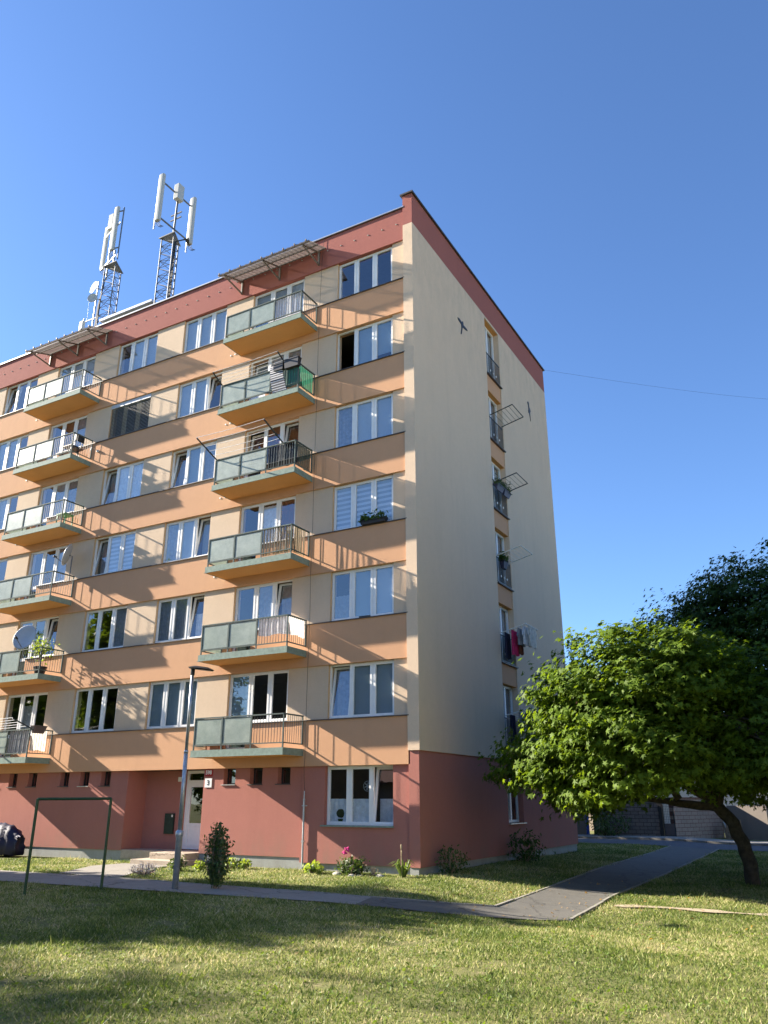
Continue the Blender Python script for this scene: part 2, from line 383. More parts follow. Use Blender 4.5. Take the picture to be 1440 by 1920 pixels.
PL = [(3.34, -3.41), (3.15, .2), (2.75, 7), (2.2, 20.2)]; PR = [(4.9, -3.9), (4.6, .2), (4.5, 7), (4.1, 20.2)]
ribbon(PR, PL, 'side_path', M['asphalt'], .022, 'dark asphalt path leading back along the gable')
ribbon([(-9.4, -.9), (-9.5, -2.0), (-8.3, -4.15)], [(-7.5, -.9), (-7.4, -2.0), (-6.1, -4.15)], 'entrance_slab', M['concrete'], .03, 'pale concrete slab path to the entrance steps')
ribbon([(-60, 24.6), (60, 24.6)], [(-60, 20.2), (60, 20.2)], 'side_road', M['road'], .02, 'asphalt side road behind the block', 'road')
ribbon([(-60, 27.5), (60, 27.5)], [(-60, 24.75), (60, 24.75)], 'pavement', M['concrete'], .10, 'concrete pavement along the walls', 'pavement')
def kerb(pts, name, label, w=.06, h=.035):
    mb = MB()
    for a, b in zip(pts[:-1], pts[1:]):
        a, b = Vector(a), Vector(b); n = max(1, int((b-a).length/1.0))
        for k in range(n):
            p = a.lerp(b, k/n); q = a.lerp(b, (k+.985)/n)
            d = (q-p).normalized(); nn = Vector((-d.y, d.x))*w/2
            hh = h+random.uniform(-.008, .008); off = nn*random.uniform(-.12, .12)
            z0, z1 = gz(p.x, p.y), gz(q.x, q.y)
            vs = [(p.x-nn.x, p.y-nn.y), (q.x-nn.x, q.y-nn.y), (q.x+nn.x, q.y+nn.y), (p.x+nn.x, p.y+nn.y)]
            vs = [(x+off.x, y+off.y) for x, y in vs]; zz = [z0, z1, z1, z0]
            mb.add([(x, y, z-.1) for (x, y), z in zip(vs, zz)]+[(x, y, z+hh) for (x, y), z in zip(vs, zz)],
                   [(0,3,2,1),(4,5,6,7),(0,1,5,4),(1,2,6,5),(2,3,7,6),(3,0,4,7)])
    return tag(obj(name, mb, M['kerb']), label, 'kerb', kind='structure')
kerb([(x, y) for x, y in FAR[1:]]+[(2.2, -4.08), (2.8, -3.72), (3.30, -3.40)]+[(x-.04, y) for x, y in PL[1:]], 'path_kerb', 'thin concrete kerb along the inner edge of the path')
kerb([(4.94, -3.9)]+[(x+.04, y) for x, y in PR[1:]], 'path_kerb', 'thin concrete kerb along the outer edge of the side path', h=.04)
kerb([(-60, 24.68), (60, 24.68)], 'road_kerb', 'concrete kerb of the side road', .14, .12)
# bare worn strip across the lawn, right
wr = MB(); n = 26
for i in range(n+1):
    x = 5.1+i*.28; wv = .16+.07*math.sin(i*1.3)+random.uniform(-.05, .05); yc = -1.35+.12*math.sin(i*.5)+(i/n)*.3
    for s_ in (-1, 1): wr.v.append((x, yc+s_*wv, gz(x, yc)+.028))
for i in range(n): wr.f.append((2*i, 2*i+2, 2*i+3, 2*i+1))
tag(obj('worn_track', wr, plain('dry_soil', (.36, .29, .20), 1, 0, .25, 8, .6, 40)), 'dry bare track across the lawn', 'track', kind='structure')

# ------------------------------------------------------------------ the apartment block
H = 2.8; X0 = -34.0; GL = 13.6
B = thing('apartment_building', 'seven-storey orange and cream block of flats with green-grey balconies and a red ground floor', 'apartment building', (-12, 0, .28))
def cells(x0, x1, z0, z1, ops):
    xs = sorted({x0, x1}|{v for o in ops for v in (o[0], o[1]) if x0 < v < x1}); zs = sorted({z0, z1}|{v for o in ops for v in (o[2], o[3]) if z0 < v < z1})
    for a, b in zip(xs[:-1], xs[1:]):
        run = None
        for c, d in zip(zs[:-1], zs[1:]):
            hole = any(o[0] <= (a+b)/2 <= o[1] and o[2] <= (c+d)/2 <= o[3] for o in ops)
            if hole:
                if run: yield (a, b, *run); run = None
            else: run = (run[0], d) if run else (c, d)
        if run: yield (a, b, *run)
def wallx(name, mat, x0, x1, z0, z1, yf, th=.35, ops=()):
    mb = MB()
    for a, b, c, d in cells(x0, x1, z0, z1, ops): mb.box((a, yf, c), (b, yf+th, d))
    return obj(name, mb, mat, B)
WIN = [('A', -2.98, -.81), ('B', -6.70, -4.40), ('C', -10.11, -7.97), ('D', -13.68, -11.52), ('L', -17.38, -15.08), ('M', -20.86, -18.70), ('N', -24.4, -22.2), ('O', -28.0, -25.8), ('P', -31.5, -29.3)]
BALC = {'B': (-7.08, -3.74), 'L': (-17.78, -14.41)}
PX = -.31          # right end of the recessed facade (pilaster starts)
DOORW = .84
# spandrel bands
for k in range(1, 7):
    b0 = (k-1)*H
    ops = []
    for n_, x0, x1 in WIN:
        if n_ in BALC: ops.append((x0, x0+DOORW, b0+3.44, b0+4.3))
    wallx('spandrel_band', M['orange'], X0, PX, b0+2.955, b0+4.2, 0, .4, ops)
    cp = MB(); edges = [X0]
    for n_, x0, x1 in reversed(WIN):
        if n_ in BALC: edges += [x0, x0+DOORW]
    edges.append(PX)
    for a, c in zip(edges[0::2], edges[1::2]): cp.box((a, -.045, b0+4.2), (c, .16, b0+4.222))
    obj('sill_cap', cp, M['cap'], B)
    ops = [(x0, x1, b0+4.0, b0+6) for _, x0, x1 in WIN]
    for a, b_, c, d_ in cells(X0, PX, b0+4.222, b0+5.755, ops): obj('wall_panel', MB().box((a, .06, c), (b_, .4, d_)), M['cream'], B)
par = wallx('parapet', M['redtop'], X0, PX, 19.755, 21.05, 0, .4)
obj('parapet_coping', MB().box((X0, -.05, 21.05), (PX, .45, 21.10)), M['capedge'], B)
obj('parapet_flashing', MB().box((X0, -.054, 21.035), (PX, -.003, 21.062)), M['cap'], B)
for i in range(40):
    x = -.62-i*.555; mb = MB().tube([(x, .0, 20.46), (x, -.02, 20.46)], [.028, .022], 8)
    obj('vent_cap', mb, M['stone'], B)
for k in range(1, 6):
    for x in (-7.55, -7.35, -18.25, -18.05):
        obj('wall_plug', MB().tube([(x, .0, k*H+3.4), (x, -.02, k*H+3.4)], .028, 8), M['whitedirty'], B)
# pilaster and gable
def split_gable():
    Y0 = -.04; ox0, ox1 = 6.2, 7.66
    ops = []
    tops = {6: 20.19}; 
    for k in range(1, 7): ops.append((ox0, ox1, (k-1)*H+3.74, (k-1)*H+6.19 if k == 6 else (k-1)*H+5.79+.4*0))
    mb = MB()
    for a, b, c, d in cells(Y0, GL, 3.3, 20.29, [(ox0, ox1, 3.3, 20.19)]): mb.box((-.35, a, c), (0, b, d))
    obj('gable_wall', mb, M['gable'], B)
    sp = MB()
    zs = [(3.3, 3.66)]+[(5.80+(k-1)*H, 6.46+(k-1)*H) for k in range(1, 6)]
    for a, b in zs: obj('gable_spandrel', MB().box((-.35, ox0, a), (-.035, ox1, b)), M['orange'], B)
    for k in range(1, 7):
        b0 = (k-1)*H; z0 = 3.66+b0 if k > 1 else 3.66; z1 = min(5.8+b0, 20.19) if k < 6 else 20.19
        obj('gable_sill', MB().box((-.2, ox0+.005, z0), (.06, ox1+.05, z0+.03)), M['cap'], B)
        obj('gable_soffit', MB().box((-.33, ox0+.001, z1-.012), (-.037, ox1-.001, z1+.002)), M['soffit'], B)
        fr = MB(); y0, y1 = ox0+.01, ox1-.02; zz0, zz1 = z0+.032, z1-.014
        for a, b, c, d in ((y0, y0+.07, zz0, zz1), (y1-.07, y1, zz0, zz1), (y0+.07, y1-.07, zz0, zz0+.08), (y0+.07, y1-.07, zz1-.08, zz1), ((y0+y1)/2-.055, (y0+y1)/2+.055, zz0+.08, zz1-.08)):
            fr.box((-.29, a, c), (-.215, b, d))
        wv = obj('gable_window', fr, M['white'], B)
        obj('pane', MB().box((-.262, y0+.06, zz0+.07), (-.25, y1-.06, zz1-.07)), M['glass'], wv)
        obj('blind', MB().box((-.36, y0+.02, zz0+.2), (-.352, y1-.02, zz1)), M['clothgrey'] if k % 2 else M['roller'], wv)
        rl = MB(); ry = -.03
        for z in (z0+.1, z0+.98): rl.bar((ry, ox0+.02, z), (ry, ox1-.02, z), .03, .025)
        for j in range(13):
            y = ox0+.05+j*(ox1-ox0-.1)/12; rl.bar((ry, y, z0+.1), (ry, y, z0+.98), .016, .016)
        o_ = obj('gable_railing', rl, M['darkrail'], B)
        or_ = MB()
        for j in range(1, 5):
            y = ox0+j*(ox1-ox0)/5-.1; or_.ball((ry, y, z0+.36), .04, 8, 6, (.4, 1, 1.2))
        obj('ornament', or_, M['whitedirty'], o_)
    # pilaster front strip is the end of the gable slab
    obj('pilaster', MB().box((PX, -.045, 3.3), (-.352, .4, 3.31)).box((PX, -.04, 3.31), (-.0, .0, 3.311)), M['gable'], B) if False else None
    mb = MB().box((-.35, Y0, 20.29), (0, GL, 21.5)); obj('gable_parapet', mb, M['redtop'], B)
    obj('gable_coping', MB().box((-.42, Y0-.07, 21.5), (.07, GL+.09, 21.56)), M['cap'], B)
    ops = [(6.25, 7.66, 1.36, 3.0)]; mb = MB()
    for a, b, c, d in cells(0.0, GL, .46, 3.3, ops): mb.box((-.35, a, c), (-.04, b, d))
    obj('gable_base_wall', mb, M['red'], B)
    obj('gable_plinth', MB().box((-.35, .03, -.4), (-.09, GL-.05, .46)), M['plinth'], B)
    fr = MB(); y0, y1 = 6.26, 7.65
    for a, b, c, d in ((y0, y0+.07, 1.37, 2.99), (y1-.07, y1, 1.37, 2.99), (y0+.07, y1-.07, 1.37, 1.45), (y0+.07, y1-.07, 2.91, 2.99), (6.9, 7.01, 1.45, 2.91)): fr.box((-.29, a, c), (-.215, b, d))
    wv = obj('gable_window', fr, M['white'], B); obj('pane', MB().box((-.262, 6.3, 1.42), (-.25, 7.6, 2.95)), M['glass'], wv)
    obj('gable_sill', MB().box((-.2, 6.22, 1.33), (.04, 7.7, 1.36)), M['capedge'], B)
    def bird(c, ang, s, shape):
        mb = MB(); ca, sa = math.cos(ang), math.sin(ang)
        pts = [((px*ca-pz*sa)*s*1.5+c[0], (px*sa+pz*ca)*s+c[1]) for px, pz in shape]
        mb.prism(pts, .002, .02, 0); return obj('bird_silhouette', mb, M['birdblack'], B)
    sw = [(0, .26), (.05, .18), (.07, .10), (.30, .17), (.36, .12), (.22, .02), (.07, -.04), (.05, -.14), (.06, -.50), (.02, -.54), (-.01, -.16), (-.06, -.02), (-.26, -.02), (-.33, .05), (-.22, .13), (-.07, .12), (-.04, .2)]
    bird((3.9, 18.5), -.25, .85, sw)
    sw2 = [(0, .45), (.07, .40), (.06, .2), (.12, .1), (.16, .04), (.1, -.02), (.07, -.1), (.04, -.5), (0, -.12), (-.08, -.14), (-.06, -.02), (-.03, .05), (-.02, .25), (-.07, .38)]
    bird((11.05, 18.2), .1, .95, sw2)
split_gable()
# ground floor
def gfwall(x0, x1, yf, ops): return wallx('ground_floor_wall', M['red'], x0, x1, .58, 2.955, yf, .3, ops)
SM = [(-24.6, -24.15), (-23.6, -23.15), (-17.55, -17.12), (-16.58, -16.15), (-15.55, -15.1), (-13.9, -13.46), (-12.92, -12.48), (-11.92, -11.47)]
SMR = [(-6.69, -6.24), (-5.70, -5.24), (-4.68, -4.24)]
gfwall(X0, -10.67, .12, [(a, b, 2.5, 3) for a, b in SM])
obj('entrance_side_wall', MB().box((-10.97, .421, .58), (-10.67, 1.26, 2.955)), M['red'], B)
obj('entrance_side_wall', MB().box((-7.46, .421, .58), (-7.16, 1.26, 2.955)), M['red'], B)
wallx('entrance_back_wall', M['red'], -10.67, -7.46, .58, 2.955, .96, .3, [(-8.95, -7.9, .6, 3)])
gfwall(-7.46, -3.80, .12, [(a, b, 2.5, 3) for a, b in SMR])
gfwall(-3.80, -.352, .075, [(-3.02, -.86, 1.42, 3)])
wallx('plinth', M['plinth'], X0, -10.67, -.3, .58, .15, .3)
wallx('plinth', M['plinth'], -7.46, -3.80, -.3, .58, .15, .3)
wallx('plinth', M['plinth'], -3.80, -.14, -.3, .46, .13, .3)
wallx('ground_floor_wall', M['red'], -3.80, -.352, .46, .58, .075, .3)
obj('corner_plinth', MB().box((-.33, .02, -.3), (-.10, .125, .46)), M['plinth'], B)
for a, b in SM+SMR:
    fr = MB().box((a, .3, 2.5), (a+.035, .34, 2.955)).box((b-.035, .3, 2.5), (b, .34, 2.955)).box((a+.035, .3, 2.5), (b-.035, .34, 2.535)).box((a+.035, .3, 2.92), (b-.035, .34, 2.955))
    o = obj('small_window', fr, M['darkframe'], B); obj('pane', MB().box((a+.03, .315, 2.53), (b-.03, .322, 2.93)), M['glass'], o)
    obj('sill', MB().box((a-.07, .085, 2.475), (b+.02, .30, 2.499)), M['capedge'] if a in (-6.69, -12.92) else M['cap'], o)
# door, entrance
d = MB(); X, Y = -8.95, -7.9
d.box((X, 1.0, .62), (X+.09, 1.07, 2.95)).box((Y-.09, 1.0, .62), (Y, 1.07, 2.95)).box((X+.09, 1.0, 2.86), (Y-.09, 1.07, 2.95)).box((X+.09, 1.0, 2.55), (Y-.09, 1.07, 2.66))
d.box((X+.09, 1.01, .62), (Y-.09, 1.05, 1.38)).box((X+.09, 1.01, 1.38), (X+.2, 1.05, 2.55)).box((Y-.2, 1.01, 1.38), (Y-.09, 1.05, 2.55)).box((X+.2, 1.01, 2.45), (Y-.2, 1.05, 2.55))
d.box((X+.2, .995, .72), (Y-.2, 1.01, .735)).box((X+.2, .995, 1.28), (Y-.2, 1.01, 1.295)).box((X+.2, .995, .735), (X+.215, 1.01, 1.28)).box((Y-.215, .995, .735), (Y-.2, 1.01, 1.28))
dr = obj('entrance_door', d, M['white'], B)
obj('pane', MB().box((X+.2, 1.025, 1.38), (Y-.2, 1.035, 2.45)).box((X+.09, 1.025, 2.66), (Y-.09, 1.035, 2.86)), M['glass'], dr)
obj('handle', MB().tube([(Y-.15, 1.0, 1.5), (Y-.15, .95, 1.5), (Y-.25, .95, 1.5)], .012, 6), M['galv'], dr)
obj('doorstep', MB().box((-10.66, .12, .35), (-7.47, .96, .6)), M['aggregate'], B)
obj('plinth_return', MB().box((-10.67, .15, -.2), (-10.0, .17, .349)), M['plinth'], B)
st = MB().box((-8.85, -.46, .2), (-7.46, .119, .598)); bez(obj('entrance_step', st, M['aggregate'], B), .015, 2)
st = MB().box((-9.15, -.92, .2), (-7.3, -.462, .43)).box((-9.15, -.462, .2), (-8.852, .119, .428)).box((-7.458, -.462, .2), (-7.3, .119, .428)); bez(obj('entrance_step', st, M['aggregate'], B), .012, 2)
o = obj('electric_cabinet', MB().box((-9.68, .90, 1.05), (-9.30, .96, 1.66)).box((-9.665, .893, 1.065), (-9.315, .90, 1.645)), M['boxgreen'], B)
obj('lock_plate', MB().box((-9.38, .885, 1.55), (-9.335, .893, 1.62)), M['signwhite'], o)
obj('door_lamp', MB().box((-9.22, .88, 2.62), (-9.08, .96, 2.76)), M['whitedirty'], B)
def text(s, size, loc, mat, name, parent, ext=.003):
    cu = bpy.data.curves.new(name, 'FONT'); cu.body = s; cu.size = size; cu.extrude = ext; cu.align_x = 'CENTER'; cu.align_y = 'CENTER'; cu.offset = .004
    t = bpy.data.objects.new('tmp', cu); C.objects.link(t); bpy.context.view_layer.update()
    me = bpy.data.meshes.new_from_object(t.evaluated_get(bpy.context.evaluated_depsgraph_get())); bpy.data.objects.remove(t)
    me.transform(Matrix.Translation(Vector(loc)-wbase(parent)) @ Matrix.Rotation(math.pi/2, 4, 'X')); me.materials.clear(); me.materials.append(mat)
    o = bpy.data.objects.new(name, me); C.objects.link(o); o.parent = parent; return o
s1 = obj('house_number_sign', MB().box((-7.42, .10, 2.74), (-7.12, .119, 2.93)), M['signred'], B); s1['label'] = 'red sign with white number 598'
text('598', .16, (-7.27, .097, 2.845), M['signwhite'], 'number', s1)
s2 = obj('house_number_sign', MB().box((-7.40, .10, 2.42), (-7.13, .119, 2.68)), M['signwhite'], B); s2['label'] = 'white sign with dark number 3'
text('3', .2, (-7.265, .097, 2.55), M['black'], 'number', s2)
# downpipe stub and lightning wire
pp = MB().tube([(-3.66, .02, .2), (-3.66, .02, 2.1)], .028, 8).tube([(-3.66, .02, 2.1), (-3.66, .02, 2.3)], .016, 8).box((-3.72, .0, 1.9), (-3.56, .03, 1.93)).tube([(-3.66, .05, 1.0), (-3.66, -.01, 1.0)], .04, 8)
obj('conductor_guard_pipe', pp, M['galv'], B)
wr_ = [(-3.66, .02, 2.25), (-3.64, -.07, 2.9)]
for k in range(1, 7): wr_ += [(-3.63+random.uniform(-.01, .01), -.06, (k-1)*H+3.1), (-3.63+random.uniform(-.015, .015), -.055, (k-1)*H+4.3)]
wr_ += [(-3.6, -.03, 20.2), (-3.55, -.03, 21.05), (-3.55, .1, 21.2)]
obj('lightning_wire', MB().tube(wr_, .006, 5), M['cable'], B)
obj('wall_bracket', MB().tube([(-14.05, 0, 15.0), (-14.05, -.35, 15.05), (-14.05, -.38, 14.9)], .015, 6).ball((-14.05, -.03, 15.0), .06), M['galv'], B)
# roof, floors, back, inner walls
obj('roof', MB().box((X0, .4, 20.6), (-.35, GL, 20.8)), M['roof'], B)
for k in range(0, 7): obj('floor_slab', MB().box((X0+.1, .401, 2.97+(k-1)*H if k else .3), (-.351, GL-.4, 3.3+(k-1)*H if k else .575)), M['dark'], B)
obj('rear_wall', MB().box((X0, GL-.3, -.2), (-.351, GL, 20.6)), M['cream'], B)
obj('end_wall', MB().box((X0-.3, 0, -.2), (X0, GL, 21.2)), M['gable'], B)
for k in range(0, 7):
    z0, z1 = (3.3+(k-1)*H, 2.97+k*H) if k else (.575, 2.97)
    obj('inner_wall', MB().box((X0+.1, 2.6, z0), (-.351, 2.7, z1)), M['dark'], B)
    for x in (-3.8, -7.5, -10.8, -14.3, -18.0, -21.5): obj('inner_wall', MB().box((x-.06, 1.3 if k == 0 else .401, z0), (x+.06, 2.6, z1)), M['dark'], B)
# pediment of the gable towards roof
# rooftop housing
obj('rooftop_housing', MB().box((-18.7, 3.05, 20.8), (-15.5, 7, 24.22)), M['hoodgrey'], B)
obj('housing_roof', MB().box((-18.85, 2.9, 24.22), (-15.35, 7.15, 24.34)), M['capedge'], B)

# windows ------------------------------------------------------------
def frame(mb, x0, x1, z0, z1, y, w, dep):
    mb.box((x0, y, z0), (x0+w, y+dep, z1)).box((x1-w, y, z0), (x1, y+dep, z1)).box((x0+w, y, z0), (x1-w, y+dep, z0+w)).box((x0+w, y, z1-w), (x1-w, y+dep, z1))
def tilt(mb, x0, x1, z0, z1, y, ang, turn=0):
    ca, sa = math.cos(ang), math.sin(ang)
    mb.v = [(x, y+(yy-y)*ca+(z-z0)*sa, z0+(z-z0)*ca-(yy-y)*sa) for x, yy, z in mb.v]; return mb
def swing(mb, xh, y, ang):
    ca, sa = math.cos(ang), math.sin(ang)
    mb.v = [(xh+(x-xh)*ca-(yy-y)*sa, y+(x-xh)*sa+(yy-y)*ca, z) for x, yy, z in mb.v]; return mb
def window(x0, x1, z0, z1, states, covers, door=0, zdoor=None, y=.145):
    """states: c closed, t tilted, o swung open; covers: material key behind each pane"""
    n = len(states); fm = MB(); gm = MB(); W = (x1-x0)
    xs_ = [x0, x0+door]+[x0+door+(W-door)/2*(i+1) for i in range(2)] if door else [x0+W*i/n for i in range(n+1)]
    for i in range(n):
        a, b = xs_[i], xs_[i+1]; zz = zdoor if (door and i == 0) else z0
        frame(fm, a+.001, b-.001, zz, z1, y, .045, .07)
        f2 = MB(); g2 = MB(); frame(f2, a+.03, b-.03, zz+.03, z1-.03, y-.012, .06, .06)
        g2.box((a+.085, y+.018, zz+.085), (b-.085, y+.026, z1-.085))
        if states[i] == 't': tilt(f2, a, b, zz+.03, z1, y+.02, .14); tilt(g2, a, b, zz+.03, z1, y+.02, .14)
        if states[i] == 'o': swing(f2, b-.03, y+.03, -1.1); swing(g2, b-.03, y+.03, -1.1)
        fm.add(f2.v, f2.f); gm.add(g2.v, g2.f)
        if door and i == 0: fm.box((a+.09, y+.0, z0-.05), (b-.09, y+.04, z0+.06))
    wn = obj('window', fm, M['white'], B)
    if y < .2: obj('reveal', MB().box((x0-.004, .064, z0), (x0+.012, y-.001, z1)), M['reveal'], wn)
    obj('pane', gm, M['glass'], wn)
    for i in range(n):
        c = covers[i]
        if not c: continue
        a, b = xs_[i]+.05, xs_[i+1]-.05; zz = z0+.05; yy = y+.075 if states[i] == 'c' else y+.34; top = z1-.05
        if ':' in c:                                    # partial cover: material:fraction from the bottom up or top down
            c, fr_ = c.split(':'); fr_ = float(fr_)
            if fr_ > 0: top = zz+(z1-zz)*fr_
            else: zz = top+(z1-zz)*fr_
        mb = MB()
        if c in ('curtain', 'sheer', 'clothgrey', 'clothbrown'):
            N = 14
            for j in range(N+1):
                t = j/N; xx = a+(b-a)*t; o_ = .018*math.sin(t*26+i*2+x0)+.008*math.sin(t*61)
                mb.v += [(xx, yy+o_*.5, zz), (xx, yy+o_, top)]
            for j in range(N): mb.f.append((2*j, 2*j+2, 2*j+3, 2*j+1))
            obj('curtain', mb, M[c], wn, fixn=False, smooth=True)
        else:
            mb.box((a, yy, zz), (b, yy+.006, top)); obj('blind', mb, M[c], wn)
    return wn
CFG = {
 ('A',6): ('ccc', ['', '', '']), ('A',5): ('occ', ['', 'blindgrey', 'blindgrey:-.8']), ('A',4): ('ccc', ['clothgrey', 'roller', 'blindlight']),
 ('A',3): ('ccc', ['zebra', 'zebra', 'zebra']), ('A',2): ('ccc', ['clothgrey:.5', 'blindgrey:-.95', 'blindlight']), ('A',1): ('tcc', ['clothgrey', 'blindgrey', 'blindgrey']),
 ('B',6): ('ccc', ['blindgrey', 'blindgrey', 'blindlight']), ('B',5): ('tcc', ['blindgrey', 'blindlight', 'clothgrey']), ('B',4): ('tct', ['clothbrown', 'clothbrown', 'clothbrown']),
 ('B',3): ('ccc', ['', 'curtain:.9', 'clothbrown']), ('B',2): ('cct', ['', 'clothgrey', 'sheer']), ('B',1): ('ccc', ['blindgrey', '', '']),
 ('C',6): ('ccc', ['roller', 'roller', 'roller']), ('C',5): ('cct', ['roller', 'roller', '']), ('C',4): ('tcc', ['sheer:.8', 'blindgrey', 'clothgrey']),
 ('C',3): ('cct', ['sheer', 'roller', 'blindgrey']), ('C',2): ('cct', ['clothgrey', 'clothgrey', 'curtain:.6']), ('C',1): ('ccc', ['blindgrey', 'blindgrey', 'blindgrey']),
 ('D',6): ('ccc', ['', 'roller', 'blindlight']), ('D',5): ('ccc', ['', '', '']), ('D',4): ('tcc', ['sheer', 'curtain', 'curtain']),
 ('D',3): ('tcc', ['clothgrey', 'zebra', 'zebra']), ('D',2): ('ccc', ['', '', 'clothgrey']), ('D',1): ('ccc', ['', '', '']),
 ('L',6): ('ccc', ['blindgrey', 'blindgrey', 'blindlight']), ('L',5): ('ccc', ['', 'clothbrown:-.5', 'clothgrey']), ('L',4): ('ccc', ['', 'sheer', 'clothgrey']),
 ('L',3): ('ccc', ['', '', 'clothgrey']), ('L',2): ('cct', ['', 'sheer:.6', '']), ('L',1): ('ccc', ['', 'sheer:.7', '']),
 ('M',6): ('tcc', ['', '', '']), ('M',5): ('ccc', ['blindgrey', 'sheer', '']), ('M',4): ('ccc', ['sheer', 'sheer', '']), ('M',3): ('ccc', ['', 'roller', '']),
}
for n_, x0, x1 in WIN:
    for k in range(1, 7):
        st_, cv = CFG.get((n_, k), ('ccc', [random.choice(['', 'roller', 'blindgrey', 'sheer']) for _ in range(3)]))
        b0 = (k-1)*H
        if n_ in BALC: window(x0, x1, b0+4.245, b0+5.752, st_, cv, DOORW, b0+3.46)
        else: window(x0, x1, b0+4.223, b0+5.752, st_, cv)
        if n_ in BALC: obj('window_sill', MB().box((x0+DOORW, -.06, b0+4.223), (x1+.04, .143, b0+4.244)), M['whitedirty'], B)
# ground-floor window with lace
wv = window(-3.02, -.86, 1.425, 2.95, 'cct', ['curtain:.42', 'curtain:.42', 'curtain:.42'], y=.21); wv['label'] = 'ground floor window with lace half curtains'
obj('lace', MB().box((-2.97, .33, 1.47), (-2.38, .334, 2.02)), M['sheer'], wv)
ring = MB()
for j in range(24):
    a0, a1 = j*math.pi/12, (j+1)*math.pi/12; ring.bar((-1.78+.13*math.cos(a0), .31, 2.42+.13*math.sin(a0)), (-1.78+.13*math.cos(a1), .31, 2.42+.13*math.sin(a1)), .012)
for j in range(3):
    a0 = j*math.pi/3+.3; ring.bar((-1.78+.1*math.cos(a0), .31, 2.42+.1*math.sin(a0)), (-1.78-.1*math.cos(a0), .31, 2.42-.1*math.sin(a0)), .02)
obj('ornament', ring, M['dish'], wv)
obj('window_sill', MB().box((-3.1, -.0, 1.385), (-.84, .2, 1.424)), M['greenmetal'], B)
# outside slatted blind on one window
bl = MB(); b0 = 4*H
for j in range(21):
    z = b0+4.26+j*.0625
    bl.quad((-13.66, .085, z), (-11.54, .085, z), (-11.54, .112, z+.045), (-13.66, .112, z+.045))
ob = obj('outside_blind', bl, M['blinddark'], B, fixn=False); obj('blind_box', MB().box((-13.68, .05, b0+5.58), (-11.52, .14, b0+5.752)), M['dish'], ob)
s_ = ob.modifiers.new('solid', 'SOLIDIFY'); s_.thickness = .004

# balconies ------------------------------------------------------------
def cloth(x0, x1, z0, z1, y, amp=.02, seed=0, N=26, fr=30, axis='x'):
    mb = MB()
    for j in range(N+1):
        t = j/N; xx = x0+(x1-x0)*t; o_ = amp*math.sin(t*fr+seed)+amp*.5*math.sin(t*fr*2.3+seed*2)
        zb = z0+.02*math.sin(t*9+seed)
        for q in range(5):
            u = q/4; zz = zb+(z1-zb)*u; oo = o_*(1.2-u*.7)
            mb.v.append((xx, y+oo, zz) if axis == 'x' else (y+oo, xx, zz))
    for j in range(N):
        for q in range(4): mb.f.append((5*j+q, 5*j+5+q, 5*j+6+q, 5*j+1+q))
    return mb
def balcony(col, k):
    xL, xR = BALC[col]; b0 = (k-1)*H; D = -.98
    sl = obj('balcony', MB().box((xL+.02, D+.02, b0+3.245), (xR-.02, -.001, b0+3.40)), M['soffit'], B)
    fa = MB().box((xL-.0, D-.0, b0+3.235), (xR, D+.018, b0+3.43)).box((xR-.018, D+.018, b0+3.235), (xR, -.002, b0+3.43)).box((xL, D+.018, b0+3.235), (xL+.018, -.002, b0+3.43))
    fa.box((xL-.02, D-.02, b0+3.232), (xR+.02, D+.0, b0+3.25))
    obj('fascia', fa, M['greenmetal'], sl)
    obj('floor', MB().box((xL+.018, D+.018, b0+3.40), (xR-.018, -.002, b0+3.425)), M['aggregate'], sl)
    a, b, yf = xL+.06, xR-.04, D+.05; zt, zb = b0+4.34, b0+3.56
    rl = MB(); g1 = a+1.05; g2 = a+2.12
    for z, w_ in ((zt, .045), (zb, .035)):
        rl.bar((a, yf, z), (b, yf, z), w_, w_*.8); rl.bar((b, yf, z), (b, -.0, z), w_, w_*.8); rl.bar((a, yf, z), (a, -.0, z), w_, w_*.8)
    for x in (a, g1, g2, b): rl.bar((x, yf, b0+3.425 if x != g2 else zb), (x, yf, zt), .035)
    rl.bar((b, -.02, zb), (b, -.02, zt), .035); rl.bar((a, -.02, zb), (a, -.02, zt), .035)
    rl.bar((g2, yf-.0, b0+3.425), (g2, yf, zb), .03)
    obj('railing', rl, M['railing'] if k < 5 else M['railing'], sl)
    br = MB(); n = 11
    for j in range(1, n): br.bar((g2+(b-g2)*j/n, yf, zb), (g2+(b-g2)*j/n, yf, zt), .011)
    for j in range(1, 9): br.bar((b, yf+(0-yf)*j/9, zb), (b, yf+(0-yf)*j/9, zt), .009)
    obj('baluster', br, M['darkrail'], sl)
    for u, v in ((a, g1), (g1, g2)):
        gp = MB(); frame(gp, u+.02, v-.02, zb+.02, zt-.03, yf-.012, .02, .024)
        obj('panel_frame', gp, M['railing'], sl)
        obj('glass_panel', MB().box((u+.035, yf-.004, zb+.035), (v-.035, yf+.004, zt-.045)), M['frost'], sl)
    obj('side_panel', MB().box((a-.004, yf+.04, zb+.03), (a+.004, -.05, zt-.03)), M['frost'], sl)
    return sl, a, b, g2, yf, zt, zb
BAL = {}
for col in BALC:
    for k in range(1, 7): BAL[col, k] = balcony(col, k)
def scr(col, k, mat, front=True, side=True, name='privacy_screen', f0=0, amp=.012, zlo=0):
    sl, a, b, g2, yf, zt, zb = BAL[col, k]
    mb = MB()
    if front:
        c = cloth(g2+.03+f0, b-.03, zb+zlo, zt-.02, yf+.035, amp, k); mb.add(c.v, c.f)
    if side:
        c = cloth(yf+.03, -.04, zb+zlo, zt-.02, b-.035, amp, k+1, axis='y'); mb.add(c.v, c.f)
    return obj(name, mb, mat, sl, fixn=False)
scr('B', 5, M['greennet']); scr('B', 4, M['darknet']); scr('B', 6, M['sheer'], side=False)
